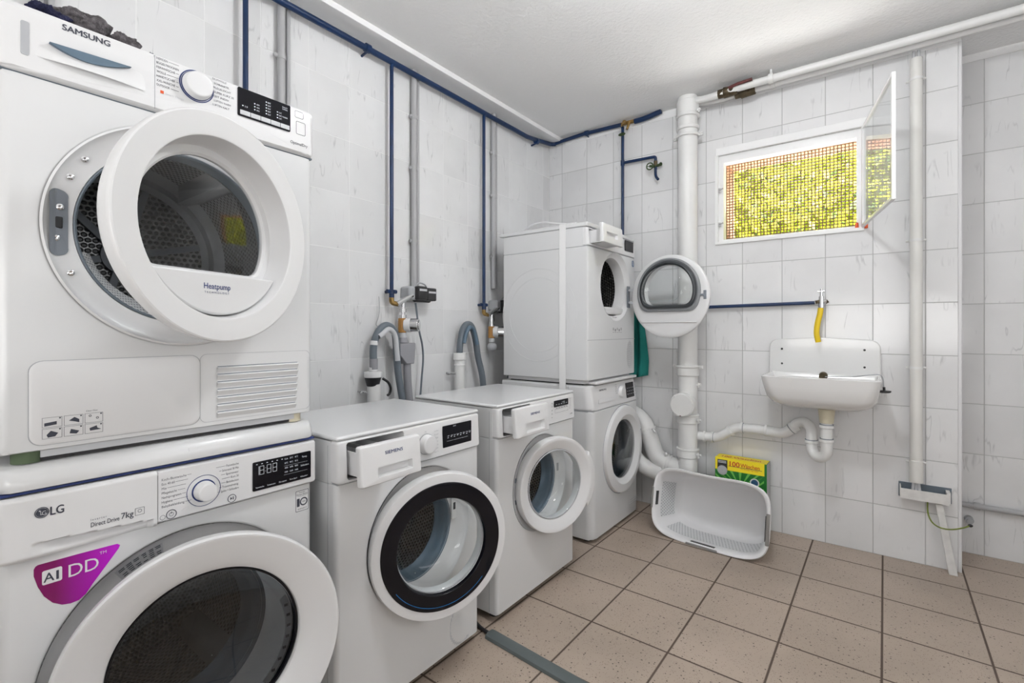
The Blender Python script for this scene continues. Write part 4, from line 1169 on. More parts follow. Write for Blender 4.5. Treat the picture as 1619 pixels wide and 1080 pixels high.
b = MB(Matrix.Translation((xf+.0365, pc[0]+.212, pc[1]+.02))); b.box(-.020, -.013, -.013, .013, -.065, .065); b.build('door_grip', 'mid_grey', cd, bevel=.004)
drum(C1, pc, xf-.02, .176, .145, .24, .46, xg=.0, rot=.9)
b = MB()
for i in range(3):
    a = .010*i; b.box(xf+.0, xf+.0012, -.32+a, -.19, .078+a*1.3, .0800+a*1.3)
b.box(xf, xf+.0012, -.322, -.320, .078, .105); b.build('pump_flap_lines', 'light_grey', C1, smooth=False)

zb, zt = .868, 1.582; xd = .748; yb0, yb1 = -.795, -.182; xbb = .185
C2 = thing('tumble_dryer', ((xd+xbb)/2, (yb0+yb1)/2, .838), 'white tumble dryer with fully open round door, top of the far corner stack', 'tumble dryer')
pc = (-.455, 1.385)
b = MB()
zq0 = .865
b.loft([(circ(pc, .195), xd-.01), (circ(pc, .195), xd-.002), (circ(pc, .198), xd), (rrect(yb0+.014, yb1-.012, zq0+.004, 1.578, .006), xd), (rrect(yb0+.002, yb1-.002, zq0, 1.580, .006), xd-.006), (rrect(yb0, yb1, zq0, 1.580, .006), xd-.02), (rrect(yb0, yb1, zq0, 1.580, .006), xbb)], pc, cap1=True)
b.build('body', 'enamel', C2, ang=45)
b = MB(Matrix.Translation((xd, *pc)))
b.lathe([(.198, .001), (.190, -.008), (.182, -.020), (.170, -.024), (.168, -.030), (.166, -.085)], 96); b.build('port_surround', 'white_plastic', C2, ang=50)
b = MB(Matrix.Translation((xd, *pc))); b.lathe([(.166, -.083), (.255, -.09), (.262, -.11), (.262, -.45), (.001, -.46)], 96, ruv=.26); b.build('drum', 'dryer_steel', C2, ang=40)
b = MB(Matrix.Translation((xd, *pc))); b.box(-.085, -.012, -.13, .13, -.160, -.118); b.build('lint_filter', 'white_plastic', C2, bevel=.01)
hole = (-.778, -.560, 1.596, 1.672)
upper_shell(C2, yb0, yb1, 1.582, 1.682, xd-.03, xbb, hole)
f3 = fascia(C2, yb0+.001, yb1-.001, 1.584, 1.684, xd+.003, .035, hole, .2, lean=.008, cav='matte_white')
b = MB(); b.box(xbb-.03, xd-.004, yb0-.003, yb1+.003, 1.686, 1.708); b.build('top_panel', 'enamel', C2, bevel=.004)
b = MB(); b.box(xbb+.01, xd-.006, yb0+.002, yb1-.002, 1.683, 1.6865); b.box(xbb+.01, xd-.004, yb0+.003, yb1-.003, 1.579, 1.585); b.build('panel_seams', 'mid_grey', C2, smooth=False)
pulled_drawer(C2, -.815, -.575, 1.588, 1.690, xd, .850, (-.775, -.640, 1.618, 1.648), (-.765, -.585, 1.595, 1.665), lean=.008)
display(f3, -.335, -.212, 1.612, 1.684-.008, xd+.0015, None)
b = MB(); b.M = Matrix.Translation((xd+.001, -.214, 1.545)); b.lathe([(.020, 0), (.015, 0)], 32); b.M = Matrix(); b.box(xd+.0005, xd+.001, -.219, -.209, 1.532, 1.556)
mat('blue_sticker', (.03, .10, .22), .4); b.build('round_sticker', 'blue_sticker', C2, smooth=False)
b = MB(); b.box(xd-.03, xd+.0012, yb0+.003, yb1-.003, 1.0795, 1.0825); b.build('kick_panel_seam', 'mid_grey', C2, smooth=False)
b = MB(); el = [(-.262+.042*cos(2*pi*k/40), .985+.085*sin(2*pi*k/40)) for k in range(40)]
vs = [(xd+.001, p[0], p[1]) for p in el]; b.add(vs, [list(range(40))], [[(p[0], p[1]) for p in el]]); b.build('air_vent', 'vent_dots', C2, smooth=False)
b = MB()
for i in range(5):
    b.M = Matrix.Translation((xd+.0008, -.49+i*.026, 1.140-.006*(i % 2))); b.lathe([(.008, 0), (.0062, 0)], 20); b.lathe([(.003+.0015*(i % 2), 0), (.0002, 0)], 12); b.M = Matrix(); b.box(xd+.0005, xd+.001, -.496+i*.026, -.486+i*.026, 1.120, 1.1225)
text(b, 'EcoLogixx', -.50, 1.205, .055, .012, xd+.001)
b.build('care_pictograms', 'ink', C2, smooth=False)
# side pressings : large round emboss
b = MB()
for r_ in (.25, .20):
    for sgn in (1,):
        P1 = [(.43+r_*cos(2*pi*k/64), 1.22+r_*1.05*sin(2*pi*k/64)) for k in range(65)]
        b.tube([(p[0], yb0+.0005, p[1]) for p in P1], .0018, 6, caps=False)
b.build('side_emboss', 'enamel', C2)
b = MB(); b.box(xbb+.02, xd-.03, yb0+.02, yb1-.02, .845, .866); b.box(xbb+.02, xd+.02, yb0+.06, yb1-.02, .842, .856); b.build('base_tray', 'matte_white', C2, bevel=.003)
b = MB(); b.box(xbb+.03, xd-.05, yb0+.03, yb1-.03, .838, .846); b.build('rubber_pads', 'black_plastic', C2)
# wide open door, seen from inside
M = tilt(radians(81.8), (1.014, -.326, 1.326), -1) @ Matrix.Scale(-1, 4, (1, 0, 0))
b = MB(M)   # local +x now points to the inside face
D = drnd(.172, -.098, .055)
Di = drnd(.150, -.080, .050)
Mo = [(y, z+.030) for y, z in D]; Mi = [(y, z+.030) for y, z in Di]
b.loft([(Mi, -.030), (Mo, -.030), (circ((0, 0), .215), -.030), (circ((0, 0), .232), -.020), (circ((0, 0), .237), -.008), (circ((0, 0), .236), .004), (circ((0, 0), .228), .010), (circ((0, 0), .210), .012), ([(y, z+.024) for y, z in drnd(.196, -.118, .06)], .012), (Mo, .014), (Mi, .012), (Mi, -.030)], (0, .03))
cd2 = b.build('porthole_door', 'white_plastic', C2, ang=45)
b = MB(M)
P0 = [(y, z+.026) for y, z in drnd(.192, -.114, .06)]; P1 = [(y, z+.028) for y, z in drnd(.182, -.106, .058)]
b.loft([(P0, .012), (P0, .020), (P1, .026), (Mo, .020), (Mi, .012)], (0, .03)); mat('seal_grey', (.24, .25, .26), .5)
b.build('door_gasket', 'seal_grey', cd2, ang=45)
b = MB(M); P3 = [(y, z+.030) for y, z in drnd(.171, -.097, .055)]; P4 = [(y, z+.030) for y, z in drnd(.160, -.088, .052)]
b.loft([(P3, .022), (P3, .030), (P4, .034), (Mi, .024), (Mi, .015)], (0, .03)); mat('seal_dark', (.035, .04, .045), .4)
b.build('inner_seal', 'seal_dark', cd2, ang=45)
b = MB(M); rings = [(Mi, .020)]+[([(y*q, (z-.03)*q+.03) for y, z in Mi], xx) for q, xx in ((.97, .045), (.90, .070), (.78, .085), (.70, .086))]
b.loft(rings+[([(y*.66, (z-.03)*.66+.02) for y, z in Mi], .078), ([(y*.3, (z-.03)*.3+.02) for y, z in Mi], .074)], (0, .03), cap1=True)
b.build('glass_bowl', 'bowl_glass', cd2, ang=60)
b = MB(M); b.box(.010, .016, -.222, -.206, -.024, .024); b.box(.014, .022, -.208, -.190, -.005, .005); b.build('latch', 'grey_plastic', cd2, bevel=.002)
b = MB(M); b.box(.011, .018, -.17, .17, -.150, -.143); b.build('door_step', 'white_plastic', cd2, bevel=.003)
b = MB(); b.box(xd-.002, xd+.004, -.300, -.262, 1.27, 1.40); b.build('hinge_plate', 'grey_plastic', C2, bevel=.002)
for z in (1.30, 1.375):
    b = MB(); b.cyl((xd, -.285, z), (.800, -.298, z), .006, 12); b.box(.765, .80, -.303, -.290, z-.008, z+.008); b.build('hinge_arm', 'mid_grey', C2)
# white lashing strap round the corner stack
b = MB(); b.box(.574, .614, yb0-.005, yb0-.0035, .700, 1.712); b.box(.574, .614, yb0-.005, -.25, 1.7095, 1.711)
tag(b.build('lashing_strap', 'strap_white', origin=(.594, yb0, .70)), 'flat white strap running down the side of the far corner dryer', 'strap')
# white bundle of hose lying on the dryer
pts = smooth_path([(.24, -.70, 1.716), (.30, -.73, 1.728), (.36, -.74, 1.748), (.43, -.74, 1.752), (.50, -.74, 1.738), (.56, -.73, 1.728), (.60, -.70, 1.7205)], 6)
b = MB(); b.tube([tuple(p) for p in pts], .0062, 10)
pts = smooth_path([(.26, -.68, 1.716), (.33, -.70, 1.722), (.42, -.71, 1.728), (.50, -.70, 1.722), (.58, -.66, 1.7185)], 6); b.tube([tuple(p) for p in pts], .0055, 10)
tag(b.build('white_rope', 'white_plastic', origin=(.42, -.70, 1.71)), 'loose white rope lying in a bow on top of the far corner dryer', 'rope')
b = MB(); b.box(.565, .645, -.745, -.60, 1.7115, 1.7265)
tag(b.build('folded_leaflet', 'white_plastic', origin=(.60, -.67, 1.7115), bevel=.003), 'flat white folded piece lying beside the rope on the corner dryer', 'leaflet')

# ================================================================== plumbing
def pipe(name, pts, r, m, label, cat='pipe', fil=.03, group=None, parts=None):
    pts = fillet(pts, fil) if fil else [Vector(p) for p in pts]
    o = tuple(pts[0]); b = MB(); b.tube([tuple(p) for p in pts], r, 16)
    ob = b.build(name, m, origin=o, ang=60); tag(ob, label, cat, group)
    return ob
def part(b, name, m, parent, bevel=0): return b.build(name, m, parent, bevel=bevel, ang=50)
# blue supply along the left wall, with three drops
xs = .045; zm = 2.462
bl = pipe('blue_water_pipe', [(xs, -4.3, zm+.005), (xs, -1.52, zm), (xs, -.35, zm-.004), (xs, -.06, zm+.034), (xs+.03, -.035, zm+.036)], .0145, 'blue_paint', 'dark blue painted water pipe running under the ceiling along the left wall, with three drops')
for y, z1_ in ((-2.213, .40), (-1.5175, 1.31), (-.813, 1.275)):
    b = MB(); b.tube([tuple(p) for p in fillet([(xs, y+.045, zm-.002), (xs, y, zm-.008), (xs, y, z1_)], .03)], .0098, 14)
    part(b, 'drop_pipe', 'blue_paint', bl)
for y in (-1.66, -.24):
    b = MB(); b.cyl((xs, y-.012, zm+.002), (xs, y+.012, zm+.002), .020); b.cyl((0, y, zm-.02), (xs, y, zm-.012), .006, 10)
    part(b, 'pipe_clamp', 'blue_paint', bl)
for y, z1_ in ((-1.5175, 1.300), (-.813, 1.262)):
    b = MB(); b.cyl((xs, y, z1_+.018), (xs, y, z1_+.034), .020, 20); b.cyl((xs, y-.028, z1_+.026), (xs, y+.028, z1_+.026), .010, 12); b.cyl((0, y, z1_+.026), (xs, y, z1_+.026), .008, 10); b.cyl((xs, y, z1_-.004), (xs, y, z1_+.02), .013)
    part(b, 'pipe_bracket', 'blue_paint', bl)
# blue pipe on the back wall
yb = -.035
bb = pipe('blue_water_pipe', [(xs+.02, yb-.003, 2.500), (.14, yb, 2.508), (.30, yb, 2.516), (.590, yb, 2.510)], .0125, 'blue_paint', 'dark blue water pipe along the top of the back wall, dropping behind the corner dryer', fil=.02)
b = MB(); b.tube([tuple(p) for p in fillet([(.55, yb, 2.510), (.601, yb, 2.505), (.601, yb, 1.40)], .04)], .0098, 14); part(b, 'drop_pipe', 'blue_paint', bb)
b = MB(); b.tube([tuple(p) for p in fillet([(.601, yb, 2.252), (.827, yb, 2.246), (.827, yb, 2.215)], .02)], .0095, 14); part(b, 'branch_pipe', 'blue_paint', bb)
b = MB(); b.tube([tuple(p) for p in fillet([(.827, yb, 2.190), (.827, yb, 2.120), (.850, yb-.02, 2.092)], .03)], .0088, 14); part(b, 'outlet_pipe', 'blue_paint', bb)
b = MB(); b.cyl((.601, yb, 2.235), (.601, yb, 2.268), .0130); b.cyl((.318, yb, 2.5165), (.345, yb, 2.516), .0165); b.cyl((.33, 0, 2.50), (.33, yb, 2.50), .005, 8); part(b, 'pipe_fittings', 'blue_paint', bb)
b = MB(); b.tube([tuple(p) for p in smooth_path([(.685, yb, 2.508), (.74, yb, 2.509), (.80, yb, 2.516), (.865, yb, 2.529)], 6)], .0165, 16); part(b, 'pipe_insulation', 'blue_paint', bb)
b = MB(); b.cyl((.595, yb, 2.512), (.69, yb, 2.512), .012); b.cyl((.630, yb, 2.515), (.618, yb-.055, 2.478), .010, 12, .006); b.ell((.617, yb-.01, 2.520), .013, .013, .010, 12, 8); b.cyl((.655, yb-.01, 2.515), (.640, yb-.02, 2.46), .010, 12, .008)
part(b, 'stop_valve', 'brass', bb)
b = MB(); b.ell((.604, yb-.02, 2.436), .026, .008, .011, 14, 8); b.cyl((.604, yb-.02, 2.436), (.604, yb, 2.45), .008, 10); part(b, 'valve_lever', 'green_paint', bb)
b = MB(); b.cyl((.827, yb, 2.185), (.827, yb, 2.218), .0120); part(b, 'valve_body', 'old_bronze', bb)
b = MB()
b.tube([(.802+.021*cos(a), yb-.035, 2.180+.021*sin(a)) for a in [2*pi*k/20 for k in range(20)]], .0042, 8, closed=True)
b.cyl((.802, yb-.035, 2.180), (.827, yb, 2.183), .0085, 10); b.box(.782, .822, yb-.037, yb-.033, 2.178, 2.182); b.cyl((.827, yb, 2.184), (.868, yb-.005, 2.190), .0085, 10); b.ell((.862, yb-.005, 2.190), .010, .010, .012, 10, 8)
part(b, 'valve_handwheel', 'green_paint', bb)
# grey conduits on the left wall
def conduit(y, z0, label, sc=1):
    o = pipe('grey_conduit', [(.022, y, z0), (.022, y, CZ-.035)], .0155*sc, 'pipe_grey', label, fil=0, group=None)
    b = MB(); b.cyl((.016, y+.032, z0), (.016, y+.032, CZ-.035), .0085); part(b, 'thin_tube', 'pipe_grey', o)
    for z in (2.25, 1.60, 1.98):
        if z > z0+.05:
            b = MB(); b.cyl((.022, y, z-.010), (.022, y, z+.010), .0185); b.ell((.022, y-.024, z), .010, .010, .010, 10, 8); part(b, 'pipe_clip', 'pipe_grey', o)
conduit(-2.785, .3, 'pair of grey pipes on the left wall behind the big near stack')
conduit(-2.062, .3, 'pair of grey pipes on the left wall, just past the near stack')
conduit(-1.352, 1.352, 'pair of grey pipes ending above the middle wall pump box')
conduit(-.692, 1.395, 'pair of grey pipes on the left wall beside the corner stack')
# pump / valve groups
def valve_group(y, z, label1, label2, second=True, hose=True):
    # timer box on the conduit
    t = thing('control_box', (.0, y+.16, z), label1, 'electrical box')
    b = MB(); b.box(.0, .075, y+.090, y+.185, z-.010, z+.060); part(b, 'housing', 'mid_grey', t, .012)
    b = MB(); b.box(.070, .105, y+.125, y+.185, z-.010, z+.060); b.box(.0, .10, y+.190, y+.255, z-.012, z+.055); b.cyl((.05, y+.14, z-.002), (.05, y+.25, z-.002), .018); part(b, 'black_cover', 'black_plastic', t, .006)
    b = MB(); b.box(.1052, .106, y+.130, y+.180, z+.035, z+.046); b.box(.1002, .101, y+.198, y+.248, z+.027, z+.037); part(b, 'cover_label', 'light_grey', t)
    b = MB(); b.tube([tuple(p) for p in smooth_path([(.07, y+.12, z+.055), (.08, y+.15, z+.078), (.08, y+.19, z+.070), (.07, y+.21, z+.05)], 6)], .004, 8); part(b, 'jumper_wire', 'mid_grey', t)
    v = thing('water_meter', (xs, y+.03, z-.10), label2, 'valve')
    b = MB(); b.tube([tuple(p) for p in fillet([(xs, y, z+.0), (xs, y, z-.030), (xs+.01, y+.035, z-.035)], .02)], .0125, 14); part(b, 'elbow', 'brass', v)
    b = MB(); b.cyl((xs+.01, y+.025, z-.036), (xs+.02, y+.115, z+.012), .0145, 16, .0125)
    b.cyl((xs+.012, y+.062, z-.012), (xs+.012, y+.062, z-.075), .0125); b.cyl((xs+.012, y+.062, z-.058), (xs+.012, y+.062, z-.075), .018, 8); b.cyl((xs+.012, y+.062, z-.088), (xs+.012, y+.062, z-.105), .0185, 8); b.cyl((xs+.012, y+.062, z-.075), (xs+.012, y+.062, z-.090), .011)
    part(b, 'chrome_fitting', 'chrome', v)
    b = MB(); b.cyl((xs+.012, y+.058, z-.105), (xs+.012, y+.058, z-.178), .021, 16); part(b, 'meter_body', 'brown_plastic', v, .004)
    b = MB(); b.cyl((xs+.015, y+.070, z-.140), (xs+.040, y+.088, z-.140), .036, 28); part(b, 'meter_flange', 'white_plastic', v, .003)
    b = MB(); b.cyl((xs+.040, y+.088, z-.140), (xs+.074, y+.112, z-.140), .034, 28); b.cyl((xs+.074, y+.112, z-.140), (xs+.078, y+.115, z-.140), .024, 20); part(b, 'meter_dial', 'chrome', v, .003)
    b = MB(); b.cyl((xs+.012, y+.062, z-.178), (xs+.012, y+.062, z-.203), .019, 8); part(b, 'hose_nut', 'light_grey', v)
    return t, v
valve_group(-1.5175, 1.300, 'grey and black control box on the wall at the end of the middle conduit', 'brass and chrome water meter with round dial, on the middle blue drop')
t_, v_ = valve_group(-.813, 1.262, 'grey and black control box half hidden beside the corner stack', 'brass and chrome water meter with grey cap, beside the corner stack')
b = MB(); b.ell((xs+.014, -.751, 1.030), .03, .034, .028, 20, 12); part(b, 'grey_cap', 'mid_grey', v_)
# aquastop connector and hoses, middle group
h = thing('inlet_hose', (.06, -1.45, .60), 'grey inlet hose with square stop-valve connector below the middle water meter', 'hose')
b = MB(); b.cyl((.057, -1.455, 1.100), (.057, -1.455, 1.070), .018, 12, .030); b.add([(x, y, z) for x in (.03, .09) for y, z in ((-1.500, 1.045), (-1.500, 1.012), (-1.458, .965), (-1.408, .965), (-1.400, 1.045), (-1.400, 1.070), (-1.500, 1.070))], [(0, 1, 2, 3, 4, 5, 6), (7, 8, 9, 10, 11, 12, 13)]+[(i, (i+1) % 7, 7+(i+1) % 7, 7+i) for i in range(7)])
part(b, 'stop_connector', 'hose_light', h, .004)
b = MB(); b.tube([tuple(p) for p in smooth_path([(.06, -1.432, .975), (.065, -1.430, .85), (.075, -1.418, .70), (.08, -1.40, .50), (.10, -1.40, .30)], 8)], .0195, 14); part(b, 'hose', 'hose_light', h)
pipe('drain_hose', [tuple(p) for p in smooth_path([(.065, -1.640, .965), (.065, -1.640, 1.06), (.067, -1.612, 1.13), (.07, -1.567, 1.158), (.07, -1.520, 1.125), (.07, -1.508, 1.045), (.072, -1.500, .93), (.08, -1.480, .80), (.09, -1.45, .62), (.10, -1.45, .4)], 7)], .0175, 'hose_grey', 'dark grey drain hose arching over into the white standpipe behind the black-ringed washer', 'hose', fil=0)
ob = [o for o in bpy.data.objects if o.name == 'drain_hose'][0]
b = MB(); b.tube([tuple(p) for p in smooth_path([(.081, -1.622, 1.105), (.083, -1.600, 1.120), (.086, -1.567, 1.140), (.086, -1.532, 1.112), (.086, -1.520, 1.045), (.088, -1.515, .985)], 7)], .0125, 12); part(b, 'hose_guide', 'light_grey', ob)
b = MB(); b.cyl((.065, -1.640, 1.065), (.065, -1.638, 1.085), .0190); part(b, 'white_tape', 'white_plastic', ob)
b = MB(); b.cyl((.065, -1.640, .95), (.065, -1.640, 1.00), .0195); part(b, 'hose_cuff', 'hose_light', ob)
s = thing('standpipe', (.06, -1.635, .55), 'white drain standpipe with black rubber collar behind the black-ringed washer', 'pipe')
b = MB(); b.cyl((.06, -1.635, .50), (.06, -1.635, .880), .031, 24); part(b, 'pipe', 'pipe_paint', s)
b = MB(); b.cyl((.06, -1.640, .870), (.06, -1.640, .915), .028, 20, .040); part(b, 'rubber_collar', 'black_plastic', s, .003)
b = MB(); b.cyl((.062, -1.640, .912), (.062, -1.640, .940), .042, 24); b.cyl((.064, -1.640, .940), (.064, -1.640, .962), .020); part(b, 'cap', 'white_plastic', s, .003)
b = MB(); b.tube([tuple(p) for p in smooth_path([(.08, -1.60, .905), (.09, -1.575, .885), (.09, -1.560, .855), (.085, -1.562, .83), (.085, -1.575, .822)], 6)], .006, 10); part(b, 'collar_strap', 'black_plastic', s)
b = MB(); b.tube([tuple(p) for p in smooth_path([(.045, -1.70, .84), (.04, -1.68, .848), (.05, -1.665, .84)], 5)], .004, 8); b.cyl((0, -1.68, .845), (.05, -1.68, .845), .004, 8); part(b, 'wall_clip', 'pipe_grey', s)
s = thing('standpipe', (.06, -1.045, .55), 'white drain standpipe against the left wall behind the all-white-door washer', 'pipe')
b = MB(); b.cyl((.06, -1.045, .50), (.06, -1.045, .975), .0285, 24); b.cyl((.06, -1.045, .965), (.06, -1.045, 1.005), .036, 24); b.cyl((.06, -1.045, .93), (.06, -1.045, .94), .031, 24); part(b, 'pipe', 'pipe_paint', s, .002)
b = MB(); b.cyl((.0, -1.09, .89), (.06, -1.075, .89), .006, 8); b.ell((.03, -1.10, .89), .012, .012, .008, 10, 6); part(b, 'wall_clip', 'pipe_grey', s)
ob = pipe('drain_hose', [tuple(p) for p in smooth_path([(.06, -1.045, .985), (.062, -1.042, 1.06), (.064, -1.02, 1.14), (.066, -.985, 1.168), (.066, -.945, 1.15), (.068, -.915, 1.07), (.070, -.895, .97), (.075, -.86, .84), (.08, -.84, .60)], 7)], .0185, 'hose_grey', 'dark grey drain hose looping into the right-hand standpipe near the corner stack', 'hose', fil=0)
b = MB(); b.tube([tuple(p) for p in smooth_path([(.084, -1.035, 1.06), (.086, -1.015, 1.12), (.086, -.985, 1.15), (.086, -.952, 1.13), (.088, -.925, 1.05)], 7)], .012, 12); part(b, 'hose_guide', 'rubber_blue', ob)
pipe('power_cable', [tuple(p) for p in smooth_path([(.06, -1.375, 1.275), (.06, -1.352, 1.14), (.055, -1.325, 1.06), (.055, -1.318, .98), (.06, -1.335, .86), (.06, -1.345, .70), (.09, -1.34, .45)], 8)], .0050, 'hose_grey', 'thin grey cable hanging from the middle control box down behind the washer', 'cable', fil=0)
pipe('power_cable', [tuple(p) for p in smooth_path([(.07, -.640, 1.27), (.08, -.605, 1.15), (.08, -.590, 1.0), (.085, -.62, .88), (.09, -.65, .70)], 8)], .0045, 'hose_grey', 'thin grey cable hanging in the shadow beside the corner stack', 'cable', fil=0)
pipe('thin_wire', [tuple(p) for p in smooth_path([(.02, -1.575, 1.30), (.02, -1.572, 1.24), (.03, -1.585, 1.20), (.02, -1.590, 1.16), (.03, -1.565, 1.145)], 6)], .0022, 'pipe_grey', 'thin twisted wire on the tiles left of the middle blue drop', 'wire', fil=0)
# hose in the gap between near stack and first washer
for i, (dy, r_) in enumerate(((0, .010),)):
    pipe('side_hose', [tuple(p) for p in smooth_path([(.52, -2.333, .70), (.60, -2.333, .55), (.64, -2.333, .40), (.62, -2.333, .20), (.5, -2.333, .08)], 8)], .009, 'rubber_blue', 'dark hose in the gap between the near stack and the black-ringed washer', 'hose', fil=0)

# ---- sewer stack
st = thing('sewer_stack_pipe', (1.050, -.100, 0), 'thick white vertical sewer pipe in front of the back wall, left of the window', 'pipe')
cx, cy = 1.050, -.100
b = MB(); b.cyl((cx, cy, .0), (cx, cy, 2.46), .056, 40); part(b, 'pipe', 'pipe_paint', st)
for z, r_, h_ in ((2.46, .064, .10), (2.42, .067, .018), (2.345, .0655, .02), (.885, .064, .05), (.60, .063, .05), (.625, .066, .012), (.395, .063, .05), (.42, .066, .012)):
    b = MB(); b.cyl((cx, cy, z-h_/2), (cx, cy, z+h_/2), r_, 40)
    if z == 2.46: b.cyl((cx, cy, 2.44), (cx, cy, CZ), .058, 40)
    part(b, 'pipe_socket', 'pipe_paint', st, .004)
for z in (2.300, .915):
    b = MB(); b.tube([(cx+.062*cos(a), cy+.062*sin(a), z) for a in [2*pi*k/32 for k in range(32)]], .009, 8, closed=True); b.box(cx-.088, cx-.060, cy-.008, cy+.008, z-.010, z+.010); b.box(cx+.060, cx+.088, cy-.008, cy+.008, z-.010, z+.010); b.cyl((cx+.080, cy-.018, z), (cx+.080, cy+.018, z), .006, 8); b.cyl((cx-.080, cy-.018, z), (cx-.080, cy+.018, z), .006, 8)
    part(b, 'pipe_clamp', 'pipe_paint', st, .002)
for z in (.60, .395, .81, 2.43):
    b = MB(); b.cyl((cx+.062, cy-.03, z), (cx+.086, cy-.035, z+.004), .007, 8); b.cyl((cx+.070, cy-.034, z+.014), (cx+.074, cy-.034, z-.014), .005, 8)
    part(b, 'clamp_screw', 'pipe_paint', st)
b = MB(); b.cyl((cx-.007, cy-.04, .690), (cx-.009, cy-.085, .690), .072, 40); b.cyl((cx-.009, cy-.085, .690), (cx-.009, cy-.091, .690), .066, 40); b.cyl((cx-.009, cy-.04, .69), (cx-.009, cy-.03, .69), .055)
cap = part(b, 'inspection_cover', 'pipe_paint', st, .003)
for a in (10, 130, 250):
    b = MB(); b.cyl((cx-.009+.062*cos(radians(a)), cy-.09, .69+.062*sin(radians(a))), (cx-.009+.062*cos(radians(a)), cy-.096, .69+.062*sin(radians(a))), .006, 8); part(b, 'bolt', 'pipe_paint', cap)
b = MB(); b.box(cx-.035, cx-.025, cy-.0925, cy-.0905, .628, .633); b.box(cx-.020, cx-.011, cy-.0925, cy-.0905, .625, .630); part(b, 'rust_chip', 'red_brown', cap)
# bend from behind the corner washer into the foot of the stack
eb = thing('waste_bend_pipe', (.80, -.09, .1), 'white waste pipe elbow emerging behind the corner washer into the sewer stack', 'pipe')
pts = fillet([(.66, -.085, .610), (.77, -.088, .560), (.855, -.092, .330), (.95, -.092, .300), (1.04, -.088, .285)], .07, 8)
b = MB(); b.tube([tuple(p) for p in pts], .052, 28); part(b, 'pipe', 'pipe_paint', eb)
b = MB()
def collar(b, p, d, r, h):
    p = Vector(p); d = Vector(d).normalized(); b.cyl(tuple(p-d*h/2), tuple(p+d*h/2), r, 28)
for p, d in (((.790, -.089, .505), (.085, 0, -.23)), ((.797, -.089, .487), (.085, 0, -.23)), ((.915, -.092, .308), (.1, 0, -.03)), ((.935, -.092, .303), (.1, 0, -.03))):
    b = MB(); collar(b, p, d, .058, .012); part(b, 'collar', 'pipe_paint', eb)
for p, q in (((.840, -.12, .515), (.866, -.15, .500)), ((.915, -.11, .355), (.93, -.13, .378))):
    b = MB(); b.cyl(p, q, .007, 8); part(b, 'clamp_screw', 'pipe_paint', eb)
b = MB(); b.tube([tuple(p) for p in fillet([(.70, -.12, .34), (.78, -.12, .27), (.90, -.115, .240), (1.03, -.09, .22)], .05, 6)], .050, 24); part(b, 'lower_branch', 'pipe_paint', eb)

# ---- sink drain to the stack
dz = thing('sink_drain_pipe', (1.30, -.06, .55), 'white sink drain pipe with trap, running along the back wall from sink to sewer stack', 'pipe')
yd = -.075
b = MB(); b.tube([tuple(p) for p in fillet([(1.09, yd, .498), (1.215, yd, .503), (1.315, yd, .575), (1.46, yd, .577), (1.555, yd, .570), (1.625, yd-.01, .628)], .03, 6)], .0265, 24); part(b, 'pipe', 'pipe_paint', dz)
ctr = (1.655, -.12); n = 12
P = [(1.607, yd-.012, .618), (1.630, yd-.020, .642), (1.662, yd-.035, .648), (1.688, yd-.055, .625), (1.692, yd-.065, .580), (1.692, yd-.07, .545), (1.700, yd-.08, .510), (1.722, yd-.10, .492), (1.748, yd-.115, .500), (1.762, yd-.125, .53), (1.762, yd-.125, .60), (1.762, yd-.125, .70)]
b = MB(); b.tube([tuple(p) for p in smooth_path(P, 5)], .0255, 24); part(b, 'trap', 'pipe_paint', dz)
for p, d in (((1.14, yd, .500), (1, 0, 0)), ((1.185, yd, .502), (1, 0, .02)), ((1.285, yd, .553), (.1, 0, .07)), ((1.345, yd, .576), (1, 0, 0)), ((1.470, yd, .577), (1, 0, 0)), ((1.600, yd-.006, .608), (.07, 0, .058)), ((1.692, yd-.068, .560), (0, 0, 1)), ((1.762, yd-.125, .585), (0, 0, 1)), ((1.762, yd-.125, .655), (0, 0, 1))):
    b = MB(); collar(b, p, d, .0315, .014); part(b, 'collar', 'pipe_paint', dz, .002)
for p, d in (((1.1925, yd, .5025), (1, 0, .02)), ((1.353, yd, .576), (1, 0, 0)), ((1.592, yd-.004, .602), (.07, 0, .058)), ((1.762, yd-.125, .664), (0, 0, 1)), ((1.762, yd-.125, .594), (0, 0, 1)), ((1.692, yd-.068, .569), (0, 0, 1))):
    b = MB(); collar(b, p, d, .0295, .0035); part(b, 'rubber_seal', 'grey_plastic', dz)
b = MB(); b.cyl((1.762, yd-.125, .672), (1.762, yd-.125, .742), .030, 28, .037); part(b, 'ivory_connector', 'ivory', dz, .002)

# ---- sink
sk = thing('wash_basin', (1.725, -.15, .75), 'white wall-hung utility sink with tall splashback below the window', 'sink')
sx0, sx1 = 1.478, 1.978
b = MB()  # splashback in (x,z), thin in y
prof = []
for k in range(7): a = pi-(pi/2)*k/6; prof.append((sx0+.045+.045*cos(a), 1.040+.045*sin(a)))
prof += [(1.62, 1.091), (1.73, 1.095), (1.84, 1.091)]
for k in range(7): a = pi/2-(pi/2)*k/6; prof.append((sx1-.045+.045*cos(a), 1.040+.045*sin(a)))
prof += [(sx1+.002, .80), (sx0-.002, .80)]
n = len(prof)
b.add([(x, -.004, z) for x, z in prof]+[(x, -.024, z) for x, z in prof], [list(range(n)), list(range(n, 2*n))]+[(i, (i+1) % n, n+(i+1) % n, n+i) for i in range(n)])
sb = b.build('splashback', 'porcelain', sk, bevel=.006, segs=3, ang=30)
for x, z in ((1.541, 1.031), (1.541, .950), (1.912, 1.033), (1.912, .945)):
    b = MB(); b.cyl((x, -.0235, z), (x, -.0255, z), .0055, 12); b.build('screw_hole', 'black_plastic', sb)
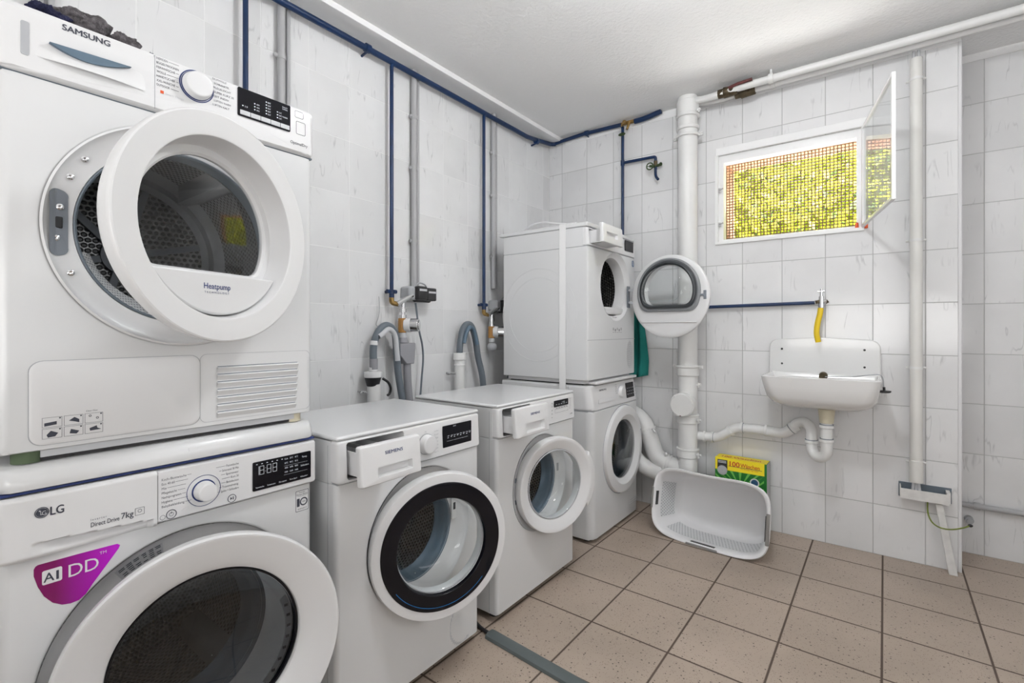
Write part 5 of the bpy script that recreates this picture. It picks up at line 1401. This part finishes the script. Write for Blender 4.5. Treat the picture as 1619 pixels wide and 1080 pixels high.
# basin: rounded tub, outer and inner skins
def tubring(x0, x1, yf, ybk, r, z, n=8):
    P = []
    for (cx_, cy_, a0) in ((x1-r, yf+r, -pi/2), (x1-.012, ybk-.012, 0), (x0+.012, ybk-.012, pi/2), (x0+r, yf+r, pi)):
        rr = r if cy_ < -.1 else .012
        for k in range(n+1): a = a0+pi/2*k/n; P.append((cx_+rr*cos(a), cy_+rr*sin(a), z))
    return P
rings = [tubring(sx0+.012, sx1-.002, -.330, -.024, .035, .905), tubring(sx0+.006, sx1+.003, -.338, -.024, .038, .900), tubring(sx0+.008, sx1+.001, -.336, -.020, .040, .888), tubring(sx0+.014, sx1-.004, -.330, -.020, .05, .850),
         tubring(sx0+.026, sx1-.012, -.318, -.020, .06, .800), tubring(sx0+.046, sx1-.030, -.298, -.020, .07, .768), tubring(sx0+.085, sx1-.070, -.262, -.03, .07, .748), tubring(sx0+.15, sx1-.14, -.20, -.06, .05, .738)]
inner = [tubring(sx0+.020, sx1-.010, -.322, -.026, .032, .903), tubring(sx0+.034, sx1-.024, -.308, -.034, .04, .86), tubring(sx0+.052, sx1-.040, -.290, -.045, .06, .80), tubring(sx0+.09, sx1-.08, -.25, -.06, .06, .772), tubring(sx0+.17, sx1-.16, -.19, -.09, .04, .765)]
allr = rings[::-1]+inner; n = len(allr[0]); vs = [p for r_ in allr for p in r_]
b = MB(); b.add(vs, [(k*n+i, k*n+(i+1) % n, (k+1)*n+(i+1) % n, (k+1)*n+i) for k in range(len(allr)-1) for i in range(n)]+[list(range(n)), list(range((len(allr)-1)*n, len(allr)*n))])
tub = b.build('basin', 'porcelain', sk, ang=60)
b = MB(); b.cyl((1.735, -.024, .895), (1.735, -.040, .890), .020, 24); b.cyl((1.735, -.040, .890), (1.735, -.044, .889), .012, 16); b.build('overflow', 'old_bronze', sk)
b = MB(); b.tube([tuple(p) for p in smooth_path([(1.745, -.046, .890), (1.80, -.10, .897), (1.87, -.20, .909), (1.93, -.26, .925), (1.968, -.27, .930), (1.984, -.262, .915), (1.988, -.25, .868)], 6)], .0022, 8); b.build('stopper_chain', 'mid_grey', sk)
b = MB(); b.M = Matrix.Translation((1.990, -.25, .856)) @ Matrix.Rotation(pi/2, 4, 'Y'); b.lathe([(.026, 0), (.026, .006), (.020, .010), (.001, .010)], 24); b.lathe([(.026, 0), (.001, -.001)], 24); b.M = Matrix(); b.cyl((1.990, -.25, .856), (1.989, -.25, .872), .005, 8)
b.build('rubber_stopper', 'black_plastic', sk)
# ---- tap, feed pipe and yellow hose
pipe('blue_water_pipe', [(.70, -.030, 1.261), (1.20, -.030, 1.273), (1.705, -.030, 1.281)], .0095, 'blue_paint', 'dark blue water pipe running level to the tap above the sink', fil=0)
tp = thing('tap', (1.728, -.045, 1.25), 'small chrome tap on the wall above the sink', 'tap')
b = MB(); b.cyl((1.700, -.045, 1.282), (1.728, -.050, 1.283), .012, 16); b.cyl((1.728, -.055, 1.255), (1.728, -.055, 1.312), .0145, 16, .012); b.cyl((1.728, -.055, 1.312), (1.728, -.055, 1.335), .007, 12); b.cyl((1.712, -.055, 1.338), (1.744, -.055, 1.338), .0045, 10); b.cyl((1.728, -.055, 1.335), (1.728, -.055, 1.352), .005, 10); b.cyl((1.728, -.055, 1.283), (1.750, -.050, 1.286), .0105, 14); b.cyl((1.728, 0, 1.285), (1.728, -.05, 1.285), .011, 14); b.cyl((1.728, -.055, 1.258), (1.726, -.058, 1.240), .0105, 14)
b.build('tap_body', 'chrome', tp, ang=50)
b = MB(); b.cyl((1.716, -.055, 1.276), (1.712, -.055, 1.292), .013, 10); b.cyl((1.745, -.05, 1.28), (1.757, -.048, 1.288), .009, 10); b.build('tap_nut', 'old_bronze', tp)
pipe('yellow_hose', [tuple(p) for p in smooth_path([(1.726, -.060, 1.250), (1.722, -.066, 1.215), (1.712, -.072, 1.165), (1.709, -.074, 1.115), (1.716, -.070, 1.072)], 7)], .0135, 'yellow_hose', 'short yellow hose hanging from the tap above the sink', 'hose', fil=0)

# ---- cream riser with trunking at its foot
rp_ = thing('riser_pipe', (2.113, -.05, .38), 'cream vertical pipe clipped to the back wall right of the window', 'pipe')
b = MB(); b.cyl((2.113, -.046, .44), (2.113, -.046, 2.44), .0245, 32); b.cyl((2.113, -.046, .405), (2.113, -.046, .51), .027, 32); part(b, 'pipe', 'pipe_cream', rp_, .002)
for z in (2.34, 1.567, .955, .50):
    b = MB(); b.cyl((2.113, -.046, z-.006), (2.113, -.046, z+.006), .0265, 28); b.cyl((2.075, -.035, z), (2.151, -.035, z), .0055, 8); part(b, 'pipe_clip', 'pipe_paint', rp_)
for i, dx in enumerate((-.014, 0, .014)):
    b = MB(); b.cyl((2.113+dx, -.046, .352), (2.113+dx*.6, -.046, .415), .0062, 10); part(b, 'cable', 'light_grey', rp_)
for x in (2.104, 2.122):
    b = MB(); b.cyl((x, -.05, 2.44), (x, -.05, 2.475), .006, 8); part(b, 'cable', 'light_grey', rp_)
tr = thing('cable_trunking', (2.15, -.03, .33), 'white painted cable duct box open at its ends, low on the back wall', 'cable duct')
b = MB(); b.M = Matrix.Rotation(0, 4, 'X'); b.box(2.052, 2.236, -.062, -.058, .322, .370); b.box(2.052, 2.236, -.0575, -.002, .322, .326); b.box(2.052, 2.056, -.0575, -.002, .3265, .378); b.box(2.222, 2.236, -.0575, -.002, .3265, .378)
b.build('duct', 'old_wood', tr)
b = MB(); b.box(2.048, 2.244, -.004, .0, .316, .388); b.build('dark_backing', 'rubber_grey', tr)
b = MB(); M = Matrix.Translation((2.199, -.035, .320)) @ Matrix.Rotation(radians(-13.5), 4, 'Y'); 
M = Matrix(((1, 0, 0, 0), (0, 1, 0, 0), (0, 0, 1, 0), (0, 0, 0, 1)))
b.add([(2.183, -.045, .316), (2.209, -.045, .316), (2.209, -.030, .316), (2.183, -.030, .316), (2.229, -.060, .001), (2.262, -.060, .001), (2.262, -.042, .001), (2.229, -.042, .001)], [(0, 1, 2, 3), (4, 5, 6, 7), (0, 1, 5, 4), (1, 2, 6, 5), (2, 3, 7, 6), (3, 0, 4, 7)])
tag(b.build('wooden_batten', 'old_wood', origin=(2.245, -.05, 0), bevel=.002), 'white painted batten leaning from the cable duct down to the floor', 'batten')
pipe('earth_wire', [tuple(p) for p in smooth_path([(2.155, -.040, .318), (2.156, -.046, .27), (2.168, -.064, .235), (2.195, -.078, .218), (2.235, -.078, .218), (2.275, -.070, .232), (2.300, -.055, .243)], 7)], .0032, 'wire_green', 'green and yellow earth wire looping out of the cable duct', 'wire', fil=0)
b = MB(); b.ell((2.303, -.053, .244), .009, .007, .007, 12, 8); o_ = b.build('wire_end', 'black_plastic', [o for o in bpy.data.objects if o.name == 'earth_wire'][0])
# recess pipes
rc = pipe('grey_water_pipe', [(2.286, .275, .250), (XR, .275, .245)], .0135, 'pipe_grey', 'grey horizontal pipe low on the recessed wall at far right', fil=0)
b = MB(); b.cyl((2.352, .275, .250), (2.375, .275, .250), .018, 16); b.cyl((2.363, .275, .25), (2.363, .30, .25), .006, 8); part(b, 'pipe_clamp', 'pipe_grey', rc)
b = MB(); b.cyl((2.335, .30, .175), (2.335, .262, .175), .017, 20); b.cyl((2.335, .262, .175), (2.335, .25, .175), .012, 16)
tag(b.build('pipe_stub', 'mid_grey', origin=(2.335, .30, .175)), 'short grey pipe stub poking out of the recessed wall', 'pipe')

# ---- twin ceiling pipes on the back wall
for k, (yq, zq, r_, xst, lab) in enumerate(((-.155, 2.487, .0200, 1.33, 'upper and thicker of the two white pipes under the ceiling, with red valve lever'), (-.095, 2.482, .0150, 1.36, 'lower and thinner of the two white pipes under the ceiling, with red valve lever'))):
    if k == 0: pts = [(1.06, -.10, 2.535), (1.10, -.115, 2.500), (1.20, -.140, 2.482), (xst, yq, 2.4855), (XR, yq, zq)]
    else: pts = [(1.06, -.07, 2.535), (1.10, -.075, 2.500), (1.20, -.090, 2.476), (xst, yq, 2.4785), (XR, yq, zq)]
    pts = smooth_path(pts[:4], 5)+[Vector(pts[4])]
    p_ = pipe('white_ceiling_pipe', [tuple(q) for q in pts], r_, 'pipe_paint', lab, fil=0)
    x0 = 1.235 if k == 0 else 1.315; zz_ = 2.484 if k == 0 else 2.478; yy_ = yq+.012*(k == 0)
    b = MB(); b.cyl((x0, yy_, zz_), (x0+.030, yy_, zz_), .026, 8); b.cyl((x0+.030, yy_, zz_), (x0+.105, yy_, zz_), .030, 14, .025); b.cyl((x0+.07, yy_, zz_), (x0+.075, yy_-.035, zz_), .011, 10); part(b, 'ball_valve', 'old_bronze', p_, .002)
    b = MB(); b.tube([(x0+.065, yy_-.038, zz_+.004), (x0+.105, yy_-.042, zz_+.010), (x0+.185, yy_-.040, zz_+.016)], .0085, 8); part(b, 'valve_lever', 'red_brown', p_)
    if k == 0:
        b = MB(); b.cyl((1.495, yq, zq), (1.520, yq, zq), .0265, 20); b.cyl((1.495, -.095, 2.482), (1.520, -.095, 2.482), .021, 16); b.cyl((1.507, yq, zq), (1.507, yq, CZ), .007, 10); b.box(1.497, 1.518, yq, -.095, 2.476, 2.490); part(b, 'hanger_clamp', 'pipe_paint', p_, .002)

# ================================================================== loose things on the floor
# ---- laundry basket, lying on its long side, mouth to the room
bk = thing('laundry_basket', (1.24, -.35, 0), 'white plastic laundry basket with grey handles tipped on its side below the sewer stack', 'basket')
def sup(a, hw, hh, e=4.2):
    c_, s_ = cos(a), sin(a)
    return hw*abs(c_)**(2/e)*(1 if c_ >= 0 else -1), hh*abs(s_)**(2/e)*(1 if s_ >= 0 else -1)
th = radians(11); rotz = radians(-5)
BM = Matrix.Translation((1.245, -.468, .0)) @ Matrix.Rotation(rotz, 4, 'Z') @ Matrix.Rotation(-th, 4, 'X') @ Matrix.Translation((0, 0, .192))
# local: x = width, z = height of the mouth, +y = depth into the basket
def bring(hw, hh, y, n=96, dip=0):
    P = []
    for k in range(n):
        a = 2*pi*k/n; x, z = sup(a, hw, hh)
        yy_ = y+dip*(max(0, sin(a))**2)*0
        z -= (dip*cos(x/hw*pi/2)**2 if z > 0 else 0)
        P.append((x, yy_, z))
    return P
dep = [(.292, .183, -.001, .014), (.300, .190, -.002, .014), (.304, .194, .006, .014), (.302, .192, .022, .014), (.292, .184, .024, .014), (.288, .180, .040, .012), (.272, .166, .12, .006), (.258, .153, .20, .002), (.250, .146, .235, 0), (.225, .125, .255, 0)]
inn = [(.286, .178, .004, .014), (.280, .173, .04, .012), (.268, .162, .12, .006), (.254, .150, .20, .002), (.244, .141, .232, 0), (.218, .12, .248, 0)]
n = 96
rg = [bring(hw, hh, y, n, dp) for hw, hh, y, dp in dep[::-1]]+[bring(hw, hh, y, n, dp) for hw, hh, y, dp in inn]
vs = [p for r_ in rg for p in r_]; fs = []; 
for k in range(len(rg)-1):
    for i in range(n): fs.append((k*n+i, k*n+(i+1) % n, (k+1)*n+(i+1) % n, (k+1)*n+i))
fs += [list(range(n)), list(range((len(rg)-1)*n, len(rg)*n))]
b = MB(BM); b.add(vs, fs)
mat('basket_white', (.84, .84, .85), .35)
bsk = b.build('tub', 'basket_white', bk, ang=50)
# perforated panels: on the lower long side and on the left short side (holes lie just inside the wall)
def perf_patch(a0, a1, y0_, y1_, name):
    b = MB(BM); na = 24; ny = 6; vs = []; uv = []
    def hwhh(y): t = (y-.04)/.16; return .280+(.254-.280)*t-.0012, .173+(.150-.173)*t-.0012
    L0 = 0; prev = None
    for j in range(ny+1):
        y = y0_+(y1_-y0_)*j/ny; hw, hh = hwhh(y)
        s_acc = 0; prev = None
        for i in range(na+1):
            a = a0+(a1-a0)*i/na; x, z = sup(a, hw, hh)
            if prev: s_acc += hypot(x-prev[0], z-prev[1])
            prev = (x, z); vs.append((x, y, z)); uv.append((s_acc, y))
    fs = [(j*(na+1)+i, j*(na+1)+i+1, (j+1)*(na+1)+i+1, (j+1)*(na+1)+i) for j in range(ny) for i in range(na)]
    b.add(vs, fs, [[uv[q] for q in f] for f in fs]); return b.build(name, 'basket_weave', bk, ang=60)
perf_patch(radians(226), radians(322), .055, .195, 'perforated_side')
perf_patch(radians(163), radians(200), .055, .195, 'perforated_side')
mat('handle_grey', (.23, .22, .21), .5)
# handles : grey grips at the rim with dark slots
for (a, w_) in ((-pi/2, .062), (0, .055), (pi, .055)):
    b = MB(BM)
    if a == -pi/2: b.box(-w_-.035, w_+.005, -.006, .014, -.1990, -.1820)
    elif a == 0: b.box(.2860, .3020, -.006, .008, -.095, .055)
    else: b.box(-.3095, -.2960, -.006, .016, -.055, .060)
    b.build('handle', 'handle_grey', bk, bevel=.004)
    b = MB(BM)
    if a == -pi/2: b.box(-w_-.014, w_-.014, .010, .030, -.1790, -.1735)
    elif a == pi: b.box(-.2860, -.2800, .008, .032, -.035, .040)
    else: b.box(.2790, .2850, .012, .026, -.08, .04)
    b.build('handle_slot', 'black_plastic', bk)
# ---- detergent box
M = Matrix.Translation((1.345, -.064, 0)) @ Matrix.Rotation(radians(-1), 4, 'Z')
hx, hy, hz = .136, .046, .397
db = thing('detergent_box', (1.345, -.064, 0), 'green and yellow detergent carton printed 100 Wäschen, standing behind the laundry basket', 'detergent box')
b = MB(M); b.box(-hx, hx, -hy, hy, 0, hz); b.build('carton', 'box_green', db, bevel=.002)
b = MB(M); yf = -hy-.0008; b.box(-hx+.002, hx-.012, yf, -hy, .330, hz); b.box(-hx+.002, hx-.002, -hy-.0006, hy-.002, hz, hz+.0015)
yl = b.build('yellow_band', 'box_yellow', db, smooth=False)
Mt = M @ Matrix(((0, 1, 0, 0), (-1, 0, 0, 0), (0, 0, 1, 0), (0, 0, 0, 1)))
b = MB(Mt); text(b, '100', -.055, .357, .052, .040, hy+.0014, .02); text(b, 'Wäschen', .002, .359, .098, .032, hy+.0014, .015); text(b, 'Für Sie jeden Tag sauber', .004, .347, .09, .010, hy+.0014)
b.build('wash_count_lettering', 'box_red', db, smooth=False)
b = MB(Mt); b.box(hy, hy+.0013, -.062, .112, .3550, .3575); b.build('underline', 'ink', db, smooth=False)
Mt2 = M @ Matrix.Translation((0, 0, hz+.0022)) @ Matrix(((0, 1, 0, 0), (0, 0, 1, 0), (1, 0, 0, 0), (0, 0, 0, 1)))
b = MB(Mt2); text(b, '100 Wäschen', -.105, -.022, .205, .042, 0, .02); b.build('top_lettering', 'box_red', db, smooth=False)
b = MB(Mt); b.box(hy, hy+.0012, -.122, -.068, .325, .387); b.build('dark_patch', 'black_plastic', db, smooth=False)
b = MB(Mt)
for z in (.377, .369): b.box(hy, hy+.0016, -.118, -.074, z, z+.004)
b.build('violet_lines', 'light_grey', db, smooth=False)
b = MB(Mt @ Matrix.Translation((hy+.0016, -.095, .327))); b.lathe([(.027, 0), (.027, .0006), (.001, .0006)], 32); b.build('round_picture', 'card_grey', db, smooth=False)
b = MB(Mt @ Matrix.Translation((hy+.0016, .075, .285))); b.lathe([(.024, 0), (.024, .0006), (.001, .0006)], 32); sl = b.build('round_seal', 'white_plastic', db, smooth=False)
b = MB(Mt @ Matrix.Translation((hy+.0024, .075, .285))); b.lathe([(.018, 0), (.001, 0)], 32); b.build('seal_centre', 'blue_sticker', sl, smooth=False)
b = MB(Mt)
for k in range(13):
    a = radians(12+13*k); r0, r1 = .06, .21
    c_ = (.0, .21); w0, w1 = .0015, .0075
    pts = []
    for r_, w_ in ((r0, w0), (r1, w1)):
        for s_ in (-1, 1): pts.append((c_[0]+r_*cos(a)-s_*w_*sin(a), c_[1]+r_*sin(a)+s_*w_*cos(a)))
    pts = [(max(-hx+.003, min(hx-.014, p[0])), min(.329, p[1])) for p in pts]
    b.add([(hy+.0010, *pts[0]), (hy+.0010, *pts[1]), (hy+.0010, *pts[3]), (hy+.0010, *pts[2])], [(0, 1, 2, 3)])
b.build('light_rays', 'box_light_green', db, smooth=False)
b = MB(Mt); vs = []
for k in range(25):
    a = pi*k/24
    for r_ in (.044, .037): vs.append((hy+.0015, .012+r_*cos(a), .235+r_*1.0*sin(a)))
b.add(vs, [(2*k, 2*k+1, 2*k+3, 2*k+2) for k in range(24)]); vs = []
for k in range(25):
    a = pi*k/24
    for r_ in (.030, .025): vs.append((hy+.0015, -.052+r_*cos(a), .235+r_*sin(a)))
b.add(vs, [(2*k, 2*k+1, 2*k+3, 2*k+2) for k in range(24)]); b.build('arches', 'box_light_green', db, smooth=False)
b = MB(M); b.box(hx-.0005, hx+.001, -hy+.002, hy-.002, .002, hz-.002); b.build('side_print', 'card_grey', db, smooth=False)
# ---- teal towel on a wall hook
tw = thing('teal_towel', (.70, -.03, .84), 'teal terry towel hanging on the back wall beside the corner dryer', 'towel')
b = MB(); nx_, nz_ = 26, 26; vs = []
for j in range(nz_+1):
    v = j/nz_; z = 1.42-.60*v; half = .018+.070*min(1, v*1.2)
    for i in range(nx_+1):
        u = i/nx_*2-1; x = .685+half*u+.01*sin(3*v); y = -.040+.016*sin(u*7+1.3*v)*min(1, v*2)-.008*v
        zz_ = z+(.020*u*v)
        vs.append((x, y, zz_))
b.add(vs, [(j*(nx_+1)+i, j*(nx_+1)+i+1, (j+1)*(nx_+1)+i+1, (j+1)*(nx_+1)+i) for j in range(nz_) for i in range(nx_)])
to = b.build('cloth', 'teal_cloth', tw, ang=180)
sm = to.modifiers.new('thick', 'SOLIDIFY'); sm.thickness = .006
b = MB(); b.cyl((.685, 0, 1.43), (.685, -.035, 1.43), .005, 8); b.cyl((.685, -.035, 1.43), (.685, -.035, 1.405), .005, 8)
tag(b.build('wall_hook', 'chrome', origin=(.685, 0, 1.43)), 'small wall hook holding the teal towel', 'hook')
# ---- floor cable cover
cc = Vector((.820, -1.690, 0)); ce = Vector((1.62, -1.740+.02, 0)); 
cc = Vector((.812, -1.684, 0)); 
d_ = Vector((1.200, -1.714, 0))-cc; d_.normalize(); ce = cc+d_*.95
nrm = Vector((-d_.y, d_.x, 0)); b = MB(); prof = [(-.027, .0005), (-.023, .011), (-.012, .018), (.012, .018), (.023, .011), (.027, .0005)]
vs = [tuple(p+nrm*a+Vector((0, 0, z))) for p in (cc, ce) for a, z in prof]
b.add(vs, [(i, i+1, 7+i, 6+i) for i in range(5)]+[(0, 6, 11, 5), tuple(range(6)), tuple(range(6, 12))])
tag(b.build('cable_cover', 'cable_cover', origin=tuple(cc), bevel=.002), 'dark grey rubber cable ramp lying across the tiled floor', 'cable cover')
pipe('black_cable', [tuple(p) for p in smooth_path([(.60, -1.62, .010), (.70, -1.655, .009), (.765, -1.680, .009), (.825, -1.686, .006)], 6)], .0065, 'black_plastic', 'black cable running from under the washer into the cable ramp', 'cable', fil=0)

# ---- unseen window frame, added on the right-hand wall to go with the side fill
w2 = thing('added_window_2', (XR, -2.1, 1.6), None, None); w2['kind'] = 'structure'
b = MB()
for a in ((-3.22, -3.18, 1.58, 2.32), (-1.02, -.98, 1.58, 2.32), (-2.12, -2.08, 1.58, 2.32)): b.box(XR-.02, XR, a[0], a[1], a[2], a[3])
b.box(XR-.02, XR, -3.22, -.98, 1.56, 1.60); b.box(XR-.02, XR, -3.22, -.98, 2.30, 2.34)
b.build('window_frame', 'frame_white', w2, bevel=.002)
# ---- unseen lamp added for overhead light; its globe is what glows
LM = bpy.data.materials.new('added_lamp_glow'); LM.use_nodes = True
_b = LM.node_tree.nodes['Principled BSDF']; _b.inputs['Emission Color'].default_value = (.96, .98, 1, 1); _b.inputs['Emission Strength'].default_value = 90
MATS['added_lamp_glow'] = LM
cl = thing('added_lamp', (1.60, -1.70, 2.41), 'round white globe lamp added out of view on the ceiling for overhead light', 'lamp')
b = MB(); b.cyl((1.60, -1.70, 2.50), (1.60, -1.70, CZ), .07); b.build('added_lamp_base', 'added_lamp_white', cl, bevel=.004)
b = MB(); b.ell((1.60, -1.70, 2.415), .105, .105, .09, 32, 20); b.build('added_lamp_globe', 'added_lamp_glow', cl)

GROUPS = {'grey_conduit': 'grey pipe pairs on the left wall', 'crumpled_cloth': 'crumpled cloths on the big dryer', 'control_box': 'control boxes on the left wall',
          'water_meter': 'water meters on the left wall', 'standpipe': 'white standpipes on the left wall', 'drain_hose': 'drain hoses on the left wall',
          'white_ceiling_pipe': 'twin white pipes under the ceiling', 'washing_machine': 'front-loading washing machines', 'tumble_dryer': 'tumble dryers on top of washing machines',
          'blue_water_pipe': 'blue painted water pipes'}
for o in bpy.data.objects:
    if o.parent is None and o.name.split('.')[0] in GROUPS: o['group'] = GROUPS[o.name.split('.')[0]]
